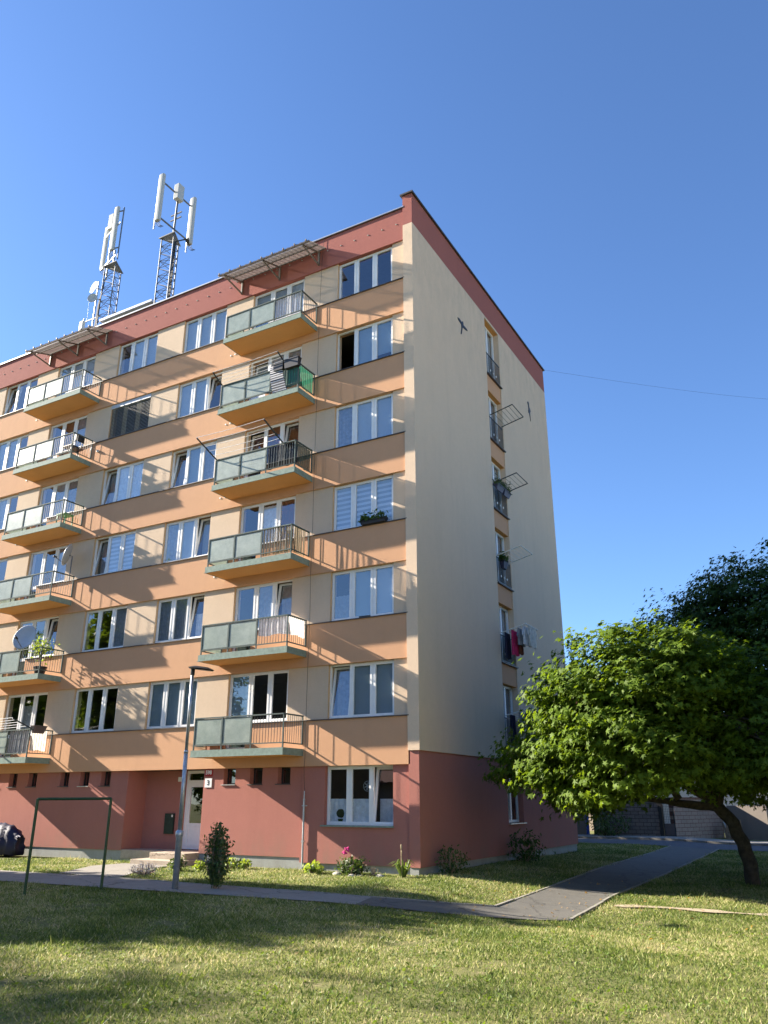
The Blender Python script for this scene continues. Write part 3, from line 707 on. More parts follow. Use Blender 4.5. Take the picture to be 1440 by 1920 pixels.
scr('B', 2, M['clothwhite'], front=True, side=True, name='white_screen', zlo=.25)
scr('L', 1, M['clothgrey'], front=True, side=False)
sl, a, b, g2, yf, zt, zb = BAL['B', 3]
rd = MB()
for j in range(60):
    x = g2+.03+j*(b-g2-.05)/60; h_ = random.uniform(.0, .03)
    if random.random() < .22: continue
    rd.bar((x, yf+.03, zb-.08), (x+random.uniform(-.02, .02), yf+.03, zt-.01+h_), .011)
for j in range(34):
    y = yf+.03+j*(-yf-.22)/34
    if random.random() < .15: continue
    rd.bar((b-.03, y, zb-.06), (b-.03, y+random.uniform(-.015, .015), zt-.01), .013)
obj('reed_screen', rd, M['reed'], sl)
bd = MB()
for x in (g2+.5, g2+.62, g2+.85, g2+.93): bd.bar((x, yf+.08, zb-.1), (x+.08, yf+.1, zt-.02), .04, .01)
obj('board', bd, M['clothcream'], sl)

# awnings
def awning(x0, x1):
    fr = MB(); yF, zF, zW = -1.05, 20.2, 20.6
    n = 11
    for x in (x0+.27, (x0+x1)/2, x1-.3):
        fr.bar((x, -.03, 19.95), (x, -.03, 20.55), .06); fr.bar((x, -.03, 20.5), (x, yF, zF-.05), .045); fr.bar((x, -.03, 19.98), (x, yF+.05, zF-.07), .045)
    for t in (0, .5, 1): fr.bar((x0, yF*(1-t)-.04*t, zF*(1-t)+zW*t-.03), (x1, yF*(1-t)-.04*t, zF*(1-t)+zW*t-.03), .04)
    o = obj('awning', fr, M['awnframe'], B)
    mb = MB(); N = 88
    for j in range(N+1):
        x = x0+(x1-x0)*j/N; h_ = .012*math.sin(j*math.pi/2)
        mb.v += [(x, yF-.08, zF-.03+h_), (x, -.01, zW+h_)]
    for j in range(N): mb.f.append((2*j, 2*j+2, 2*j+3, 2*j+1))
    obj('awning_sheet', mb, M['sheet'], o, fixn=False, smooth=True)
    for j in range(9):
        x = x0+.1+(x1-x0-.2)*j/8; obj('clip', MB().box((x-.02, yF-.10, zF-.04), (x+.02, yF-.05, zF+.03)), M['awnframe'], o)
awning(-7.5, -3.45); awning(-18.2, -14.15)

# ------------------------------------------------------------------ lattice masts and antennas
def panel_ant(root, c, z0, z1, w=.30, d=.16, ang=0, pole=True):
    mb = MB(); n = 12; ca, sa = math.cos(ang), math.sin(ang); prof = []
    for j in range(n):
        t = 2*math.pi*j/n; prof.append((math.copysign(abs(math.cos(t))**.5, math.cos(t))*w/2, math.copysign(abs(math.sin(t))**.6, math.sin(t))*d/2))
    prof = [(c[0]+px*ca-py*sa, c[1]+px*sa+py*ca) for px, py in prof]; mb.prism(prof, z0, z1, 2)
    o = obj('panel_antenna', mb, M['antenna'], root); bez(o, .03, 2)
    if pole:
        px, py = c[0]-.24, c[1]+.05; pm = MB().tube([(px, py, z0-.35), (px, py, z1+.02)], .03, 8)
        for z in (z0+.15, z1-.2): pm.bar((px, py, z), (c[0], c[1], z), .05); pm.bar((px-.07, py, z+.1), (px+.07, py, z+.1), .04)
        obj('antenna_pole', pm, M['galv'], root)
    cb = MB()
    for q in (-.06, .02, .08): cb.tube([(c[0]+q, c[1], z0), (c[0]+q*1.4, c[1]+.02, z0-.14), (c[0]+q+.1, c[1]+.06, z0-.3), (c[0]+.25+q, c[1]+.1, z0-.38)], .014, 5)
    obj('cable', cb, M['cable'], root)
def lattice(root, cx, cy, z0, z1, s=.55):
    L = [(cx-s*.55, cy-.28), (cx+s*.55, cy-.28), (cx, cy+s*.62)]; mb = MB()
    for x, y in L: mb.tube([(x, y, z0), (x, y, z1)], .032, 6)
    n = int((z1-z0)/.42); h = (z1-z0)/n
    for i in range(n):
        for j in range(3):
            a, b = L[j], L[(j+1) % 3]; za = z0+i*h
            mb.tube([(*a, za), (*b, za)], .014, 5)
            if i % 2: a, b = b, a
            mb.tube([(*a, za), (*b, za+h)], .014, 5)
    obj('lattice_frame', mb, M['galvdark'], root)
    pl = MB().prism([(L[0][0]-.12, L[0][1]-.1), (L[1][0]+.12, L[1][1]-.1), (cx, L[2][1]+.15)], z1, z1+.05, 2)
    obj('platform', pl, M['galvdark'], root)
R1 = thing('antenna_mast', 'lattice antenna mast on the roof with panels spread wide apart, nearer the gable', 'antenna mast', (-14.75, 3.2, 20.8), 'antenna masts on the roof')
lattice(R1, -14.75, 3.2, 20.8, 27.7, .72)
pm = MB().tube([(-14.7, 3.2, 27.7), (-14.65, 3.2, 31.0)], .05, 8)
for z in (28.25, 30.35): pm.bar((-14.65, 2.15, z), (-14.65, 4.15, z), .06)
for z in (28.9, 29.2): pm.bar((-15.0, 3.2, z), (-14.3, 3.2, z), .05)
obj('mast_pole', pm, M['galvdark'], R1)
panel_ant(R1, (-14.68, 2.1), 28.0, 30.75, .32, .2); panel_ant(R1, (-14.55, 4.15), 28.0, 30.85, .32, .2)
bez(obj('antenna_box', MB().box((-14.72, 2.95, 29.95), (-14.42, 3.35, 30.85)), M['antenna'], R1), .02, 2)
cb = MB()
for q in range(6): cb.tube([(-14.45+q*.03, 3.0, 20.9), (-14.45+q*.03, 3.05, 26), (-14.5+q*.03, 3.1, 27.4), (-14.3+q*.05, 3.6, 27.8), (-14.4, 4.0, 27.75)], .02, 5)
obj('cable', cb, M['cable'], R1)
R2 = thing('antenna_mast', 'lattice antenna mast with close-set panels and two round dishes, farther along the roof', 'antenna mast', (-19.65, 4, 20.8), 'antenna masts on the roof')
lattice(R2, -19.65, 4.0, 20.8, 28.4, .72)
pm = MB().tube([(-20.2, 4.0, 27.9), (-20.25, 4.0, 31.4)], .045, 8).tube([(-19.8, 4, 28.4), (-19.8, 4, 29.6)], .05, 8)
for z in (28.9, 31.0): pm.bar((-21.0, 4.2, z), (-19.3, 3.7, z), .05)
obj('mast_pole', pm, M['galv'], R2)
panel_ant(R2, (-21.05, 4.3), 29.0, 31.8, .28, .16, 0, False); panel_ant(R2, (-19.75, 3.75), 29.4, 32.2, .3, .18, 0, False)
obj('antenna_pole', MB().tube([(-19.35, 3.85, 28.75), (-19.35, 3.85, 32.1)], .035, 8).bar((-19.35, 3.85, 31.9), (-19.75, 3.75, 31.9), .05).bar((-19.35, 3.85, 29.5), (-19.75, 3.75, 29.5), .05), M['galvdark'], R2)
bez(obj('antenna_box', MB().box((-20.55, 3.9, 31.15), (-20.2, 4.2, 32.15)), M['antenna'], R2), .02, 2)
def dish_mesh(c, r, n, depth=.18, N=24):
    n = Vector(n).normalized(); u = n.cross(Vector((0, 0, 1))).normalized(); v = u.cross(n); mb = MB(); c = Vector(c)
    mb.v.append(tuple(c-n*r*depth)); Rn = 5
    for i in range(1, Rn+1):
        rr = r*i/Rn; dd = -depth*r*(1-(i/Rn)**2)
        for k in range(N):
            t = 2*math.pi*k/N; mb.v.append(tuple(c+u*math.cos(t)*rr+v*math.sin(t)*rr*1.08+n*dd))
    for k in range(N): mb.f.append((0, 1+k, 1+(k+1) % N))
    for i in range(Rn-1):
        for k in range(N): mb.f.append((1+i*N+k, 1+(i+1)*N+k, 1+(i+1)*N+(k+1) % N, 1+i*N+(k+1) % N))
    return mb
for z, r in ((27.1, .33), (26.45, .26)):
    o = obj('dish', dish_mesh((-20.35, 3.45, z), r, (-.2 if z > 27 else .5, -1, .1), .2), M['antenna'], R2, smooth=True, fixn=False); s_ = o.modifiers.new('s', 'SOLIDIFY'); s_.thickness = .02
obj('dish_bracket', MB().tube([(-20.3, 3.5, 27.1), (-20.05, 3.75, 27.0)], .03).tube([(-20.3, 3.5, 26.45), (-20.05, 3.75, 26.4)], .03).tube([(-20.35, 3.7, 24), (-20.35, 3.7, 27.6)], .04), M['galv'], R2)
cb = MB()
for q in range(4): cb.tube([(-20.15+q*.03, 3.6, 21), (-20.1+q*.03, 3.65, 26), (-19.95, 3.8, 28), (-19.8, 3.8, 29.2)], .018, 5)
obj('cable', cb, M['cable'], R2)
R3 = thing('panel_antenna', 'short pale panel antenna on a bracket at the roof edge, left of the masts', 'antenna', (-21.6, 4, 20.8))
bez(obj('antenna_body', MB().box((-21.72, 3.92, 23.6), (-21.45, 4.1, 25.75)), M['antenna'], R3), .03, 2)
obj('pole', MB().tube([(-21.65, 4.12, 20.8), (-21.65, 4.12, 26.0)], .035).bar((-21.65, 4.1, 25.75), (-20.4, 4.1, 25.75), .05), M['galv'], R3)
o = obj('whip_antenna', MB().tube([(-21.15, 4.0, 20.8), (-21.3, 4.0, 27.6)], [.02, .008], 6), M['galv'], loc=(-21.15, 4, 20.8)); tag(o, 'thin whip antenna standing beside the short panel antenna on the roof', 'antenna')
# overhead cable
pts = []
for i in range(25):
    t = i/24; p = Vector((-.2, 13.3, 21.5)).lerp(Vector((26, 40, 26.5)), t); p.z -= 1.6*math.sin(math.pi*t); pts.append(p)
tag(obj('overhead_cable', MB().tube(pts, .0045, 5), M['cable'], loc=(-.2, 13.3, 21.5)), 'thin cable crossing the sky from the roof corner to the right', 'cable')

# ------------------------------------------------------------------ foliage
def leaf_mesh(name, P, Nn, size, mat, parent, kind='maple', tint=None, loc=None):
    """P centres, Nn normals (numpy), size array"""
    n = len(P); Nn = Nn/np.linalg.norm(Nn, axis=1, keepdims=True)
    r = RNG.normal(size=(n, 3)); U = np.cross(Nn, r); U /= np.linalg.norm(U, axis=1, keepdims=True); V = np.cross(Nn, U)
    if kind == 'maple':
        T = [(0, -.12, 0)]; A = [90, 35, 145, -20, 200]; Lr = [1, .92, .92, .62, .62]
        pts = []
        order = [(-20, .62), (8, .36), (35, .92), (62, .42), (90, 1.05), (118, .42), (145, .92), (172, .36), (200, .62), (270, .12)]
        pts = [(math.cos(math.radians(a))*q*.55, math.sin(math.radians(a))*q*.55-.1, -.10*q*q) for a, q in order]
        T = T+pts; F = [(0, 10, 1, 2), (0, 2, 3, 4), (0, 4, 5, 6), (0, 6, 7, 8), (0, 8, 9, 10)]
    elif kind == 'oval':
        T = [(0, -.5, 0), (.22, -.15, .03), (.2, .2, .03), (0, .5, -.05), (-.2, .2, .03), (-.22, -.15, .03)]; F = [(0, 1, 2, 3), (0, 3, 4, 5)]
    elif kind == 'strip':
        T = [(-.06, -.5, 0), (.06, -.5, 0), (.08, 0, .02), (0, .5, -.12), (-.08, 0, .02)]; F = [(0, 1, 2, 4), (4, 2, 3)]
    T = np.array(T); m = len(T)
    co = P[:, None, :]+size[:, None, None]*(T[None, :, 0:1]*U[:, None, :]+T[None, :, 1:2]*V[:, None, :]+T[None, :, 2:3]*Nn[:, None, :])
    base = np.array(wbase(parent) if parent else Vector(loc or (0, 0, 0)))
    co = (co-base).reshape(-1, 3)
    fi = np.concatenate([np.array(f) for f in F]); lens = np.array([len(f) for f in F])
    loops = (fi[None, :]+(np.arange(n)*m)[:, None]).ravel(); tot = np.tile(lens, n); start = np.concatenate([[0], np.cumsum(tot)[:-1]])
    me = bpy.data.meshes.new(name); me.vertices.add(len(co)); me.vertices.foreach_set('co', co.ravel())
    me.loops.add(len(loops)); me.loops.foreach_set('vertex_index', loops.astype(np.int32))
    me.polygons.add(len(tot)); me.polygons.foreach_set('loop_start', start.astype(np.int32)); me.polygons.foreach_set('loop_total', tot.astype(np.int32))
    at = me.attributes.new('tint', 'FLOAT', 'POINT')
    tv = RNG.random(n) if tint is None else tint
    at.data.foreach_set('value', np.repeat(tv, m).astype(np.float32))
    me.update(calc_edges=True); me.validate(); me.materials.append(mat)
    o = bpy.data.objects.new(name, me); C.objects.link(o)
    if parent: o.parent = parent
    else: o.location = Vector(base)
    return o
def crown_points(blobs, nclump, per, cr=.38, shell=.75):
    """clumps of leaves spread through ellipsoid blobs, mostly near their surface"""
    W = np.array([b[3]*b[4]*b[5] for b in blobs])**(2/3); W = W/W.sum(); P = []; Nn = []; Tn = []
    for _ in range(nclump):
        b = blobs[RNG.choice(len(blobs), p=W)]
        d = RNG.normal(size=3); d /= np.linalg.norm(d); q = RNG.random()
        rad = (shell+(1.06-shell)*RNG.random()) if q < .72 else RNG.random()**.5*shell
        if RNG.random() < .10: rad *= 1.06+.16*RNG.random()
        c = np.array(b[:3])+d*np.array(b[3:6])*rad
        k = int(per*(.5+RNG.random())); r_ = cr*(.6+.8*RNG.random())
        # a drooping fan of leaves along a twig
        tw = d*.7+RNG.normal(size=3)*.5; tw[2] = tw[2]*.4+.1; tw /= np.linalg.norm(tw)
        t = RNG.random(k)-.5; off = RNG.normal(size=(k, 3))*np.array([r_*.5, r_*.5, r_*.16])+tw*(t*r_*2.2)[:, None]
        P.append(c+off); nn = RNG.normal(size=(k, 3))*.36+np.array([-.38, -.12, .6])+d*.45; Nn.append(nn)
        Tn.append(np.clip(RNG.normal(.5, .16, size=k)+RNG.normal()*.16, 0, 1))
    return np.concatenate(P), np.concatenate(Nn), np.concatenate(Tn)
def limb(mb, pts, r0, r1):
    n = len(pts); P = []
    for i in range(n-1):
        for k in range(3): P.append(Vector(pts[i]).lerp(Vector(pts[i+1]), k/3)+Vector((random.uniform(-.03, .03), random.uniform(-.03, .03), random.uniform(-.02, .02))))
    P.append(Vector(pts[-1])); m = len(P)
    mb.tube(P, [r0+(r1-r0)*i/(m-1) for i in range(m)], 9)
def tree(name, label, loc, blobs, limbs, nclump, per, leaf, mat, group=None, cr=.38, kind='maple'):
    root = thing(name, label, 'tree', loc, group); mb = MB()
    for pts, r0, r1 in limbs: limb(mb, pts, r0, r1)
    for b in blobs:                                 # finer branches into each part of the crown
        src = limbs[RNG.integers(len(limbs))][0][-1] if len(limbs) < 2 else min([l[0][-1] for l in limbs], key=lambda p: (Vector(p)-Vector(b[:3])).length)
        for _ in range(7):
            d = RNG.normal(size=3); d /= np.linalg.norm(d); e = Vector(b[:3])+Vector(d*np.array(b[3:6])*.85)
            mid = Vector(src).lerp(e, .5)+Vector((random.uniform(-.3, .3), random.uniform(-.3, .3), random.uniform(0, .4)))
            mb.tube([Vector(src), mid, e], [.045, .028, .008], 5)
    obj('trunk', mb, M['trunk'], root, smooth=True)
    P, Nn, T = crown_points(blobs, nclump, per, cr)
    ok = P[:, 2] > gzv(P[:, 0], P[:, 1])+.05
    ok &= ~((P[:, 0] < .08) & (P[:, 1] > -.1) & (P[:, 1] < 13.7))
    P, Nn, T = P[ok], Nn[ok], T[ok]
    leaf_mesh('crown', P, Nn, leaf*(.7+.6*RNG.random(len(P))), mat, root, kind, T)
    return root
tree('maple_tree', 'green maple with sunlit leaves reaching towards the gable, its dark leaning trunk forking low', (7.1, 4.9, 0),
     [(4.95, 1.0, 4.25, 1.85, 2.1, 1.85), (3.4, 1.2, 3.15, 1.25, 1.3, 1.0), (3.95, 1.3, 4.35, 1.15, 1.4, 1.1), (8.5, 1.8, 2.65, 1.2, .9, .55), (6.6, 2.0, 2.65, 1.3, 1.0, .5), (6.1, 1.6, 4.9, 1.6, 1.7, 1.5), (5.2, .3, 3.0, 1.6, 1.2, .9), (2.0, 3.6, 3.0, 1.4, 1.2, .8), (7.6, 3.6, 4.0, 1.7, 2.0, 1.8), (8.9, 2.6, 3.2, 1.4, 1.1, .9), (4.2, .6, 2.4, .9, .8, .5), (3.3, 4.0, 2.4, 1.3, 1.2, .7), (7.0, 1.9, 3.4, 1.2, 1.0, .8)],
     [([(7.1, 4.9, -.1), (7.05, 4.7, .8), (6.85, 4.3, 1.5), (6.55, 4.05, 1.95)], .19, .155), ([(6.55, 4.05, 1.95), (6.9, 3.8, 2.8), (7.4, 3.9, 4.0)], .17, .08), ([(6.6, 4.1, 1.9), (5.9, 4.0, 1.95), (5.3, 4.0, 2.05), (4.6, 3.9, 2.1), (3.6, 3.9, 2.5)], .13, .04),
      ([(6.6, 4.0, 2.0), (6.0, 3.6, 2.35), (5.6, 3.0, 2.8), (5.2, 2.2, 3.6)], .13, .05), ([(5.65, 3.9, 2.1), (5.5, 3.8, 2.6), (5.3, 3.4, 3.2)], .1, .05), ([(6.55, 4.05, 1.95), (6.7, 3.3, 3.0), (6.4, 2.2, 4.2)], .12, .05)],
     2050, 30, .205, M['maple'], 'trees beside the gable', .32)
tree('broadleaf_tree', 'taller tree, shade put into its dark leaf colour, behind the sunlit maple, crown against the sky at the right edge', (10.5, 10, 0),
     [(8.0, 9, 6.4, 2.8, 2.4, 2.9), (5.6, 8.6, 6.4, 1.9, 1.7, 1.9), (11.5, 9, 7.5, 3.4, 3, 3.5), (9.8, 8, 4.6, 3, 2, 2.2), (4.9, 8.4, 4.6, 1.5, 1.5, 1.6), (8.0, 8.3, 8.2, 1.9, 1.6, 1.5), (6.6, 8.2, 7.4, 1.5, 1.5, 1.3), (9.6, 5.6, 5.4, 2.3, 1.8, 2.4), (9.4, 7.0, 3.0, 2.4, 1.6, 1.5), (6.6, 7.6, 4.4, 2.2, 1.4, 1.8)],
     [([(10.5, 10, -.1), (10.3, 10, 2), (10, 9.8, 4.5)], .32, .2), ([(10, 9.8, 4), (8.2, 9.3, 5.5), (6.5, 9, 6.2)], .16, .06), ([(10, 9.8, 4.4), (11.3, 9.2, 6.8)], .16, .07)],
     3600, 32, .19, M['dkleaf'], 'trees beside the gable')
for x_, y_, h_, lb in ((15.8, 5, 12.5, 'unseen dark tree added just outside the right edge, keeping sky light off the gable'), (16.5, -3.5, 12, 'unseen dark tree added right of the lawn to block sky light, nearer the camera'), (17, 14, 13, 'unseen dark tree added right of the side path to block sky light, nearest the road')):  # unseen trees, added to hold sky light off the gable and ground
    tree('broadleaf_tree', lb, (x_, y_, 0), [(x_, y_, h_*.6, 4.4, 4.0, h_*.38), (x_-.8, y_+1, h_*.34, 3.8, 4, h_*.24)], [([(x_, y_, -.1), (x_, y_, 3), (x_, y_, h_*.5)], .3, .15)], 1000, 24, .5, M['dkleaf'], 'unseen trees added right of the lawn', .7)
for x_, y_, h_, lb in ((-9.5, 19.5, 10.5, 'hidden tree added behind the block to shade the side road'), (-13, 25.5, 10.5, 'hidden tree added across the side road to shade the garden walls')):  # out of sight, added to cast shade on the side road and walls
    tree('broadleaf_tree', lb, (x_, y_, .1), [(x_, y_, h_*.6, 3.0, 3.0, h_*.38), (x_-.5, y_, h_*.34, 2.8, 3.2, h_*.22)], [([(x_, y_, -.1), (x_, y_, 3), (x_, y_, h_*.5)], .25, .12)], 600, 22, .45, M['dkleaf'], 'hidden trees added behind the block', .6)
# trees behind and left of the camera: they throw the shade on the lawn and show in the panes
tree('broadleaf_tree', 'big round tree left of the view, shading the lawn', (-22, -12.3, .28),
     [(-22, -12.2, 8.8, 3.6, 3.3, 3.7), (-20, -11.2, 6.0, 2.6, 2.3, 2.4), (-24.5, -13, 7, 2.6, 2.5, 3), (-22.5, -12, 5.5, 3.2, 3.2, 2.4), (-21.3, -9.4, 8.3, 2.6, 2.3, 4.2), (-23, -14.3, 8.5, 2.4, 2.0, 3.4)], [([(-22, -12.3, 0), (-22, -12.2, 3), (-22, -12.2, 7)], .3, .15)], 2600, 24, .44, M['maple'], 'trees across the lawn', .6)
for x_, y_, h_, lb in ((-30, -20.9, 17.9, 'tallest tree across the lawn, mirrored in the middle panes'), (-37.5, -21, 15, 'dense tree across the lawn between the tallest tree and the farthest one'), (-45, -21, 14, 'farthest tree across the lawn, mirrored in the left panes')):
    tree('broadleaf_tree', lb, (x_, y_, .28), [(x_, y_, h_*.62, 3.6, 3.2, h_*.38), (x_-2.2, y_-.5, h_*.4, 3, 3, h_*.3), (x_+2.0, y_-.6, h_*.38, 2.8, 3, h_*.27)], [([(x_, y_, 0), (x_, y_, 3), (x_, y_, h_*.5)], .35, .2)], 600, 22, .5, M['maple'], 'trees across the lawn', .9)

# shrub by the path
def shrub(name, label, loc, w, h, n, leaf, mat, kind='oval', stems=6, cat='shrub', group=None, up=.5):
    root = thing(name, label, cat, loc, group); mb = MB(); P = []; Nn = []; x, y, z = loc
    for s_ in range(stems):
        a = random.uniform(0, 6.28); r_ = random.uniform(.2, 1)*w/2; hh = h*random.uniform(.75, 1.02)*(1-.25*(r_/(w/2)))
        tip = Vector((x+math.cos(a)*r_*.85, y+math.sin(a)*r_*.85, z+hh)); mid = Vector((x+math.cos(a)*r_, y+math.sin(a)*r_, z+hh*.45))
        pl = [Vector((x, y, z)), mid, tip]; mb.tube(pl, [.014, .01, .004], 5)
        for _ in range(n//stems):
            t = random.uniform(.12, 1); q = pl[0].lerp(mid, t*2) if t < .5 else mid.lerp(tip, t*2-1)
            P.append(q+Vector((random.gauss(0, w*.1), random.gauss(0, w*.1), random.gauss(0, .03)))); Nn.append((math.cos(a)+random.gauss(0, .8), math.sin(a)+random.gauss(0, .8), up+random.gauss(0, .5)))
    obj('stems', mb, M['wood'], root); leaf_mesh('leaves', np.array([tuple(p) for p in P]), np.array(Nn), leaf*(.7+.6*RNG.random(len(P))), mat, root, kind)
    return root
shrub('tall_shrub', 'slender upright dark green shrub beside the concrete path', (-2.39, -5.0, .28),   .56, 1.4, 2200, .07, M['shrub'], stems=26)
pe = shrub('peony_bush', 'rounded peony bush with two pink blooms against the grey plinth', (-1.6, -.72, .28), .72, .48, 900, .085, M['shrub'], stems=24)
fl_ = MB()
for c in ((-1.82, -.78, .80), (-1.74, -.76, .88)):
    for _ in range(14): fl_.ball((c[0]+random.gauss(0, .025), c[1]+random.gauss(0, .025), c[2]+random.gauss(0, .02)), .03, 6, 4, (1, 1, .7))
obj('blooms', fl_, M['pink'], pe)
shrub('hosta_plant', 'low pale-leaved hosta at the foot of the conductor pipe', (-2.75, -.75, .28), .62, .26, 130, .17, M['hosta'], stems=12, cat='plant', up=1)
ir = thing('iris_plant', 'clump of light green sword leaves with one dry flower stalk, next to the building corner', 'plant', (-.25, -.55, .28))
P = MB()
for _ in range(46):
    a = random.uniform(0, 6.28); h_ = random.uniform(.2, .42); l_ = random.uniform(.1, .38); dx, dy = math.cos(a), math.sin(a); w_ = .014
    b0_ = Vector((-.25+dx*.06, -.55+dy*.06, .28)); m_ = b0_+Vector((dx*l_*.5, dy*l_*.5, h_)); t_ = b0_+Vector((dx*l_*1.1, dy*l_*1.1, h_*.72)); n_ = Vector((-dy, dx, 0))*w_
    P.add([b0_-n_, b0_+n_, m_+n_*1.2, m_-n_*1.2, t_], [(0, 1, 2, 3), (3, 2, 4)])
obj('leaves', P, M['hosta'], ir, fixn=False)
obj('flower_stalk', MB().tube([(-.28, -.55, .3), (-.29, -.56, .95)], .012).ball((-.29, -.56, .97), .035, 6, 5, (.7, .7, 2)).ball((-.28, -.56, .85), .028, 6, 5, (.7, .7, 1.6)), M['reed'], ir)
shrub('rose_bush', 'dark thin rose bush in the shade beside the gable', (.42, .75, .27), .85, .8, 420, .075, M['dkleaf'], stems=14)
shrub('lavender_bush', 'grey-purple lavender clump where the slab path meets the lawn', (-6.15, -3.3, .28), .75, .32, 500, .06, M['lav'], 'strip', 30, 'plant', None, .2)
shrub('small_bush', 'low green bush between the lavender and the steps', (-6.35, -1.9, .28), .5, .38, 300, .08, M['shrub'], stems=12, group='low plants by the entrance')
shrub('small_bush', 'small leafy plant with pale tips in front of the lower step', (-6.0, -1.45, .28), .4, .28, 160, .08, M['hosta'], stems=10, group='low plants by the entrance')
shrub('small_bush', 'light green bushy plant close to the shrub and wall', (-5.4, -.6, .28), .8, .3, 240, .12, M['hosta'], stems=12, group='low plants by the entrance')
shrub('dry_weed', 'small half-dry weed between peony and iris', (-1.0, -.72, .28), .3, .26, 60, .05, M['reed'], 'strip', 8, 'plant')
shrub('dark_bush', 'dark bush against the gable under the low window', (.45, 6.2, .2), 1.3, 1.1, 500, .11, M['dkleaf'], stems=16)
for i, (x, y, r_, lb) in enumerate(((-2.0, -.8, .11, 'rounded stone left of the peony bush'), (-1.45, -1.0, .09, 'flat pale stone just right of the peony bush'), (-1.25, -.95, .07, 'small stone nearest the dry weed on its left'), (-.75, -.8, .10, 'grey stone between the dry weed and the iris'))):
    mb = MB().ball((x, y, .29), r_, 9, 6, (1.2, .9, .6)); mb.v = [(a+random.uniform(-.012, .012), b+random.uniform(-.012, .012), c+random.uniform(-.01, .01)) for a, b, c in mb.v]
    tag(obj('stone', mb, M['stone'], loc=(x, y, .28), smooth=True), lb, 'stone', 'stones edging the flower bed')

# ------------------------------------------------------------------ things on the balconies
def outrigger(col, k, sides, lab, zoff=.0, out=.95, rise=.32, xr=None):
    sl, a, b, g2, yf, zt, zb = BAL[col, k]; xl = a; xr = xr or b-.5
    root = thing('clothes_line', lab, 'clothes line', (a, yf, zt), 'clothes lines on the balcony rails'); mb = MB()
    for x in (xl, xr):
        if x == xl and 'l' not in sides: continue
        mb.bar((x, yf+.05, zt+.02), (x, yf-out, zt+rise), .035)
    obj('arm', mb, M['darkrail'], root); ln = MB()
    for i in range(5):
        t = .2+.2*i; p = []
        for j in range(9):
            u = j/8; p.append((xl+(xr-xl)*u, yf+.05-(out+.05)*t, zt+.02+(rise-.02)*t-.035*math.sin(math.pi*u)+.02))
        ln.tube(p, .009, 4)
    obj('line', ln, M['clothwhite'], root)
outrigger('B', 5, 'lr', 'clothes lines on dark arms leaning out from the fifth-floor balcony with the striped cushion', out=.5, rise=.3)
outrigger('B', 4, 'lr', 'clothes lines on dark arms leaning out from the balcony with the dark netting', out=1.0, rise=.42)
outrigger('L', 1, 'lr', 'clothes lines on dark arms over the lowest left balcony', out=.75, rise=.3, xr=BAL['L', 1][2])
sl, a, b, g2, yf, zt, zb = BAL['B', 5]
mb = MB(); 
for j in range(13):
    t = j/12; z = zt+.12-t*1.02; o_ = -.03-.05*math.sin(t*4)
    for x in (g2+.02+t*.12, g2+.50+t*.2): mb.v.append((x, yf+o_, z))
for j in range(12): mb.f.append((2*j, 2*j+1, 2*j+3, 2*j+2))
o = tag(obj('lounger_cushion', mb, M['stripe'], loc=(g2, yf, zt), fixn=False), 'black and white striped lounger cushion hung over the balcony rail', 'cushion'); s_ = o.modifiers.new('s', 'SOLIDIFY'); s_.thickness = .05
def planter(x0, x1, y0, y1, z0, z1, lab, mat, plant=None, name='planter_box', cat='planter', group=None, stems=10):
    root = thing(name, lab, cat, ((x0+x1)/2, (y0+y1)/2, z0), group); t = .12*(y1-y0)
    mb = MB().add([(x0+t, y0+t, z0), (x1-t, y0+t, z0), (x1-t, y1-t, z0), (x0+t, y1-t, z0), (x0, y0, z1), (x1, y0, z1), (x1, y1, z1), (x0, y1, z1)], [(0,3,2,1),(4,5,6,7),(0,1,5,4),(1,2,6,5),(2,3,7,6),(3,0,4,7)])
    obj('box', mb, mat, root); rm = MB(); frame_ = [((x0, y0), (x1, y0)), ((x1, y0), (x1, y1)), ((x1, y1), (x0, y1)), ((x0, y1), (x0, y0))]
    for p, q in frame_: rm.bar((*p, z1), (*q, z1), .02, .03)
    obj('rim', rm, mat, root)
    if plant:
        P = []; Nn = []
        for _ in range(plant[0]):
            P.append((random.uniform(x0, x1)+random.gauss(0, .03), random.uniform(y0, y1)-abs(random.gauss(0, .05)), z1+abs(random.gauss(0, plant[1]))-.03)); Nn.append((random.gauss(0, 1), random.gauss(-.3, 1), random.gauss(.5, .6)))
        leaf_mesh('leaves', np.array(P), np.array(Nn), plant[2]*(.6+.8*RNG.random(len(P))), plant[3], root, plant[4])
    return root
G5 = 'black planters on the striped-cushion balcony'
planter(g2+.22, g2+.62, yf-.2, yf-.03, zt-.16, zt+.06, 'smaller black planter hooked on the rail above the striped cushion', M['black'], group=G5)
planter(g2+.68, g2+1.25, yf-.22, yf-.03, zt-.2, zt+.10, 'larger black planter hooked on the rail by the green netting', M['black'], group=G5)
def satdish(c, n, r, post, lab):
    root = thing('satellite_dish', lab, 'satellite dish', post, 'satellite dishes on the left balconies')
    o = obj('reflector', dish_mesh(c, r, n, .2, 28), M['dish'], root, smooth=True, fixn=False); s_ = o.modifiers.new('s', 'SOLIDIFY'); s_.thickness = .015
    c = Vector(c); nn = Vector(n).normalized(); f_ = c+nn*r*1.15-Vector((0, 0, r*.55))
    obj('feed_arm', MB().tube([c-Vector((0, 0, r))-nn*.02, f_], .014, 6), M['galvdark'], root)
    obj('receiver', MB().ball(tuple(f_), .05, 8, 6).bar(f_, f_-nn*.1, .05), M['black'], root)
    obj('mount', MB().tube([post, (post[0], post[1], c.z), c-nn*r*.2], .022, 7), M['galvdark'], root)
sl, a, b, g2, yf, zt, zb = BAL['L', 3]
